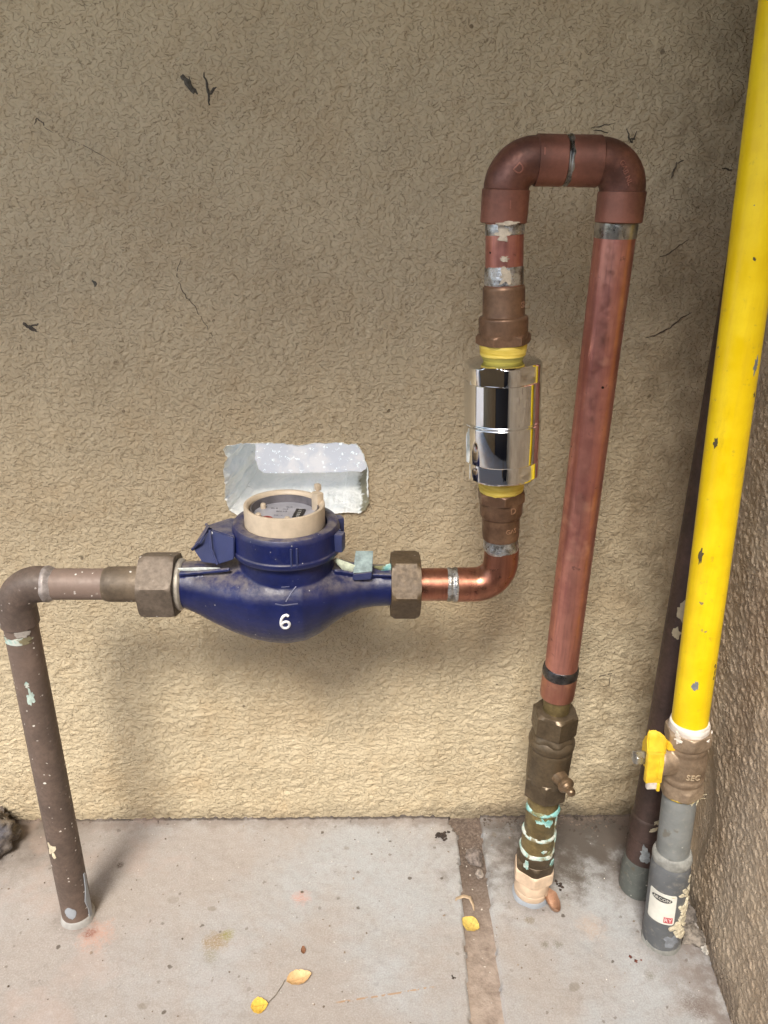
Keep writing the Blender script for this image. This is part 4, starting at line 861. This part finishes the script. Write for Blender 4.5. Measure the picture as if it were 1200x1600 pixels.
# ------------------------------------------------------------------ leaves, twigs and small debris
def leaf(name, c, L, W, rot, tilt, curl, col, label, group=None, stem=0, seed=0, lift=.001, tiltx=0):
    n, mW = 14, 8; v = []; f = []
    for i in range(n + 1):
        u = i / n; w = W * math.sin(math.pi * u ** .85) ** .8 + .0002
        w *= 1 + .12 * mn.noise(Vector((u * 5, seed, 0)))
        for j in range(mW + 1):
            s = (j / mW) * 2 - 1
            v.append(Vector(((u - .5) * L, s * w, lift + curl * (s * s) * w + curl * .5 * L * (u - .5) ** 2 * 2 + .0006 * mn.noise(Vector((u * 6, s * 3, seed))) + .0004 * abs(s) * math.sin(u * 30))))
    for i in range(n):
        for j in range(mW): a = i * (mW + 1) + j; f.append((a, a + 1, a + mW + 2, a + mW + 1))
    k = len(v); nn = (n + 1) * (mW + 1)
    v += [p - Vector((0, 0, .00035)) for p in v]; f += [tuple(x + nn for x in q[::-1]) for q in f]
    bd = [j for j in range(mW + 1)] + [i * (mW + 1) + mW for i in range(1, n + 1)] + [n * (mW + 1) + j for j in range(mW - 1, -1, -1)] + [i * (mW + 1) for i in range(n - 1, 0, -1)]
    for i in range(len(bd)): a, b_ = bd[i], bd[(i + 1) % len(bd)]; f.append((a, a + nn, b_ + nn, b_))
    R = Matrix.Rotation(rot, 4, 'Z') @ Matrix.Rotation(tilt, 4, 'Y') @ Matrix.Rotation(tiltx, 4, 'X'); zmin = min((R @ p).z for p in v)
    m = M().add([R @ p + Vector((c[0], c[1], c[2] - zmin + .0002)) for p in v], f)
    t = NT('leaf_' + name); x = t.noise(220, 5, .6); y = t.noise(60, 3)
    cc = t.mix(t.th(x, .35, .7), tuple(q * .75 for q in col), col); cc = t.mix(t.mul(t.th(y, .55, .7), .5), cc, (col[0] * .55, col[1] * .38, col[2] * .3))
    o_ = t.sep(t.mapv((1, 1, 1), (0, 0, 0), (0, 0, 0))); ca, sa = math.cos(rot), math.sin(rot)
    uu = t.math('ADD', t.mul(o_[0], ca), t.mul(o_[1], sa)); vv = t.math('ABSOLUTE', t.math('SUBTRACT', t.mul(o_[1], ca), t.mul(o_[0], sa)))
    vein = t.math('MAXIMUM', t.th(vv, .0006, .0002), t.mul(t.th(t.math('ABSOLUTE', t.math('SINE', t.mul(t.math('SUBTRACT', uu, t.mul(vv, .9)), 1500))), .30, .05), .6))
    cc = t.mix(t.mul(vein, .45), cc, (col[0] * .6, col[1] * .5, col[2] * .4)); spt = t.th(t.noise(420, 3), .62, .68); cc = t.mix(t.mul(spt, .6), cc, (.15, .08, .03))
    mt_ = t.out(cc, .6, 0, t.bump(vein, .6, .0004, t.bump(x, .5, .0006))); t.put(t.b.inputs['Transmission Weight'], 0)
    if stem:
        a = R @ Vector((L * .5, 0, lift)); dv = (R @ Vector((1, .3, 0))); dv.z = 0
        m.sweep([a + Vector((c[0], c[1], c[2] - zmin)), Vector((c[0], c[1], c[2])) + a + dv * stem * .5 + Vector((0, 0, .001)), Vector((c[0], c[1], .0008)) + a + dv * stem], .0003, 5)
    o = m.build(name, mt_, ang=60); return solo(o, label, 'leaf', group)
leaf('leaf', (.1240, -.1560, -.006), .0215, .0098, R_(60), .10, .35, (.80, .60, .16), 'crumpled yellow leaf lying in the floor joint', seed=1, tiltx=.15)
leaf('leaf', (.2190, -.1410, 0), .0300, .0072, R_(-74), .0, 1.9, (.42, .24, .15), 'narrow curled brown leaf beside the cream base of the stopcock', seed=2, tiltx=.1)
leaf('leaf', (-.0596, -.2208, 0), .0265, .0082, R_(22), .06, .5, (.78, .52, .26), 'pale orange-tan leaf on the concrete, upper one of the pair by the thin stem', seed=3)
leaf('leaf', (-.0962, -.2480, 0), .0170, .0082, R_(12), 0, .2, (.86, .56, .09), 'small round golden yellow leaf near the front edge of the floor', seed=4)
leaf('leaf', (-.0573, -.1887, 0), .0095, .0024, R_(95), 0, .6, (.28, .13, .07), 'tiny dark brown leaf fragment on the concrete behind the tan leaf', seed=5)
# husk arched over the joint
hk = M(); pts = [(.1085 + .0005, -.128, -.004), (.112, -.1265, .001), (.120, -.1255, .0035), (.127, -.1275, .003), (.1300, -.134, -.001), (.1305, -.1385, -.004)]
hk.sweep([tuple(p) for p in pts], [.0004, .0010, .0012, .0014, .0010, .0004], 8, flat=2.2); solo(hk.build('dry_husk', simple('dry_husk', (.48, .36, .24), .8)), 'thin dry curled husk arched over the floor joint behind the yellow leaf', 'husk')
tw = M(); tw.sweep([(-.0735, -.2215, .0012), (-.076, -.228, .002), (-.0815, -.2375, .0012), (-.0880, -.2450, .0010)], .00045, 6); solo(tw.build('fallen_twig', simple('stem', (.22, .19, .15), .8)), 'thin grey leaf stem between the tan leaf and the golden leaf', 'twig')
def stone(c, r, seed, sq, label, col=(.24, .20, .17), name='stone', group=None, rough=.35, cat='stone'):
    m = M().rock(c, r, seed, 4, sq, rough); o = m.build(name, simple('stone%d' % seed, col, .85, 0, .45, 140, .8, .002), ang=40); return solo(o, label, cat, group)
stone((.1400, -.0680, .002), .0105, 3, (1, 1.15, .6), 'rounded grey-brown stone wedged in the back of the floor joint', (.20, .165, .145))
stone((.1440, -.0885, -.004), .0052, 4, (1, 1.1, .8), 'small pale stone in the joint just in front of the rounded stone', (.34, .29, .25))
stone((.3640, -.1560, .006), .0120, 5, (.8, 1, .7), 'grey lump of mortar rubble wedged behind the grey sleeve by the side wall', (.15, .13, .115))
stone((.3600, -.1790, .004), .0130, 6, (.9, 1.0, .5), 'flat grey piece of rubble on the floor right of the grey sleeve', (.23, .20, .17), rough=.6)
stone((.3690, -.1930, .002), .0050, 8, (.8, 1.5, .5), 'small whitish chip at the foot of the side wall', (.50, .47, .42))
m = M().rock((-.464, -.050, .010), .048, 11, 5, (.80, 1.05, .66), .5)
for v in m.v: v += Vector((mn.noise(v * 90), mn.noise(v * 90 + Vector((5, 0, 0))), mn.noise(v * 90 + Vector((0, 7, 0))))) * .0045
rk = NT('rubble_mat'); a_ = rk.noise(55, 6, .7); b_ = rk.noise(20, 4); cc = rk.mix(rk.th(a_, .38, .62), (.045, .036, .03), (.20, .165, .13)); cc = rk.mix(rk.mul(rk.th(b_, .45, .6), .6), cc, (.13, .13, .16)); rk_m = rk.out(cc, .75, 0, rk.bump(a_, .9, .004))
solo(m.build('rubble_lump', rk_m, ang=60), 'dark grey and brown lump of rubble against the wall at the left edge', 'rubble')
fb = M(); random.seed(31)
for k in range(7):
    a = random.uniform(-.5, .8); p0_ = Vector((-.427 + random.uniform(-.006, .006), -.02 - .012 * k, .028 - .003 * k)); fb.sweep([p0_ + Vector((-.02, 0, .008)), p0_ + Vector((0, -.006, 0)), p0_ + Vector((.002, -.02, -.012))], .0004, 5)
solo(fb.build('dry_fibres', simple('dry_fibre', (.42, .38, .30), .8)), 'thin pale dry fibres draped over the rubble lump at the left edge', 'fibres')
# dark crumbs beside the joint
def crumbs(c, n, spread, r, label, seed, col=(.05, .035, .028), name='dirt_clump', cat='dirt clump'):
    random.seed(seed); m = M()
    for k in range(n): m.rock((c[0] + random.gauss(0, spread), c[1] + random.gauss(0, spread * .7), random.uniform(.0, r)), r * random.uniform(.4, 1.2), seed + k, 2, (1, random.uniform(.6, 1.3), .6), .6)
    return solo(m.build(name, simple('crumb%d' % seed, col, .95, 0, .5, 200, .6), ang=50), label, cat)
crumbs((.104, -.0342, 0), 16, .0055, .0024, 'cluster of black crumbs on the floor left of the joint near the wall', 21)
crumbs((.232, -.110, 0), 7, .0035, .0016, 'few black crumbs on the floor right of the stopcock', 22)
crumbs((.2905, -.2035, 0), 6, .003, .0018, 'red-brown crumbs on the floor in front of the grey sleeve', 23, (.16, .05, .035))
crumbs((-.3865, -.185, 0), 8, .005, .0018, 'dark crumbs with a pale sliver on the floor near the left edge', 24)
crumbs((.100, -.222, 0), 3, .002, .0014, 'two black specks on the floor left of the joint near the front', 25)
def foot_dirt():
    random.seed(77); m = M()
    for k in range(420):
        if random.random() < .72: x = random.uniform(.16, .385) ; y = -abs(random.gauss(0, .012)) - .002
        else: x = random.uniform(-.45, .16); y = -abs(random.gauss(0, .004)) - .001
        if x > .35: y = -random.uniform(0, .12)
        m.rock((x, y, random.uniform(0, .0012)), random.uniform(.0004, .0009 if x < .16 else .0022), k, 1, (1, random.uniform(.6, 1.4), .6), .5)
    o = m.build('dirt_line', simple('dirt_crumbs', (.13, .10, .08), .95, 0, .6, 60, .5), ang=50); tag(o, kind='stuff')
foot_dirt()
def grit(name, n, col, rmin, rmax, seed):
    random.seed(seed); m = M()
    for k in range(n):
        x, y = random.uniform(-.46, .36), random.uniform(-.33, -.012); z = 0
        if .08 < x < .16: z = -.0062 if random.random() < .5 else 0
        m.rock((x, y, z + .0004), random.uniform(rmin, rmax) * (1 if random.random() < .9 else 1.7), k, 1, (1, random.uniform(.6, 1.4), .6), .5)
    o = m.build(name, simple(name, col, .9, 0, .5, 60, .5), ang=50); tag(o, kind='stuff')
grit('grit', 240, (.22, .17, .13), .0004, .0011, 9); grit('pale_grit', 170, (.66, .62, .56), .0003, .0006, 10)

# cobweb tufts, dead insects and twigs caught on the wall
def wallbit(name, strokes, label, cat, col=(.075, .062, .048), group=None):
    m = M()
    for pts, r in strokes: squiggle([(p[0], p[2] if len(p) > 2 else 0, p[1]) for p in pts], r, .0006, 4, .8, m=m)
    o = m.build(name, simple('bit_' + name, col, .9, 0, .3, 300, .5)); return solo(o, label, cat, group)
wallbit('dead_insect', [([(-.1555, .831), (-.150, .8255), (-.1455, .8175)], .0034), ([(-.1475, .8225), (-.1425, .8165)], .0016), ([(-.149, .83), (-.147, .823)], .0005)], 'dark papery dead insect stuck high on the wall, left one of two', 'insect', (.085, .075, .058))
wallbit('dried_sprig', [([(-.1330, .8085), (-.1325, .8150), (-.1330, .8220), (-.1360, .8330)], .0016), ([(-.1325, .8150), (-.1290, .8200), (-.1255, .8225)], .0013)], 'forked dark sprig stuck high on the wall beside the dead insect', 'sprig')
wallbit('dead_insect', [([(-.3240, .6185), (-.3190, .6150), (-.3120, .6120)], .0024), ([(-.317, .616), (-.3095, .618)], .0010), ([(-.315, .613), (-.310, .610)], .0008)], 'small dark dead insect stuck on the wall at the left edge', 'insect')
wallbit('cobweb_tuft', [([(-.2525, .6590), (-.2490, .6560), (-.2515, .6535)], .0016), ([(-.252, .656), (-.249, .657)], .0012)], 'small grey cobweb tuft on the wall above the left end of the meter', 'cobweb', (.12, .11, .085))
wallbit('dried_twig', [([(.2830, .6115), (.2935, .6145), (.305, .6215), (.3150, .6310), (.3243, .6360)], .0009)], 'long thin curved twig stuck on the wall right of the copper pipe', 'twig', (.10, .07, .045))
wallbit('dried_twig', [([(.2850, .6885), (.2935, .6905), (.3020, .6985), (.3124, .7050)], .0008)], 'short thin twig on the wall above the longer curved twig', 'twig', (.11, .08, .05))
wallbit('cobweb_tuft', [([(.2380, .7960), (.2415, .7880), (.2440, .7850), (.2475, .7950)], .0010), ([(.2405, .7890), (.2470, .7880)], .0011), ([(.2055, .7965), (.215, .7985), (.226, .8005)], .0005), ([(.208, .795), (.222, .793)], .0006)], 'dark cobweb tuft on the wall above the right elbow of the copper loop', 'cobweb', (.07, .058, .04))
wallbit('cobweb_tuft', [([(.3300, .7655), (.3360, .7650), (.3400, .7640)], .0010)], 'dark cobweb strand on the wall next to the yellow pipe', 'cobweb', (.06, .045, .03))
wallbit('cobweb_thread', [([(-.2870, .7900), (-.2835, .7955), (-.2790, .7925), (-.2780, .788), (-.270, .784)], .0006), ([(-.262, .782), (-.24, .772), (-.2173, .7591)], .0003)], 'faint looping cobweb thread on the upper left of the wall', 'cobweb', (.13, .10, .075))
wallbit('cobweb_tuft', [([(.2880, .7700), (.2860, .7620), (.2855, .7560)], .0011), ([(.288, .769), (.2935, .7720)], .0007)], 'short dark cobweb streak on the wall right of the copper elbow', 'cobweb', (.10, .075, .05))
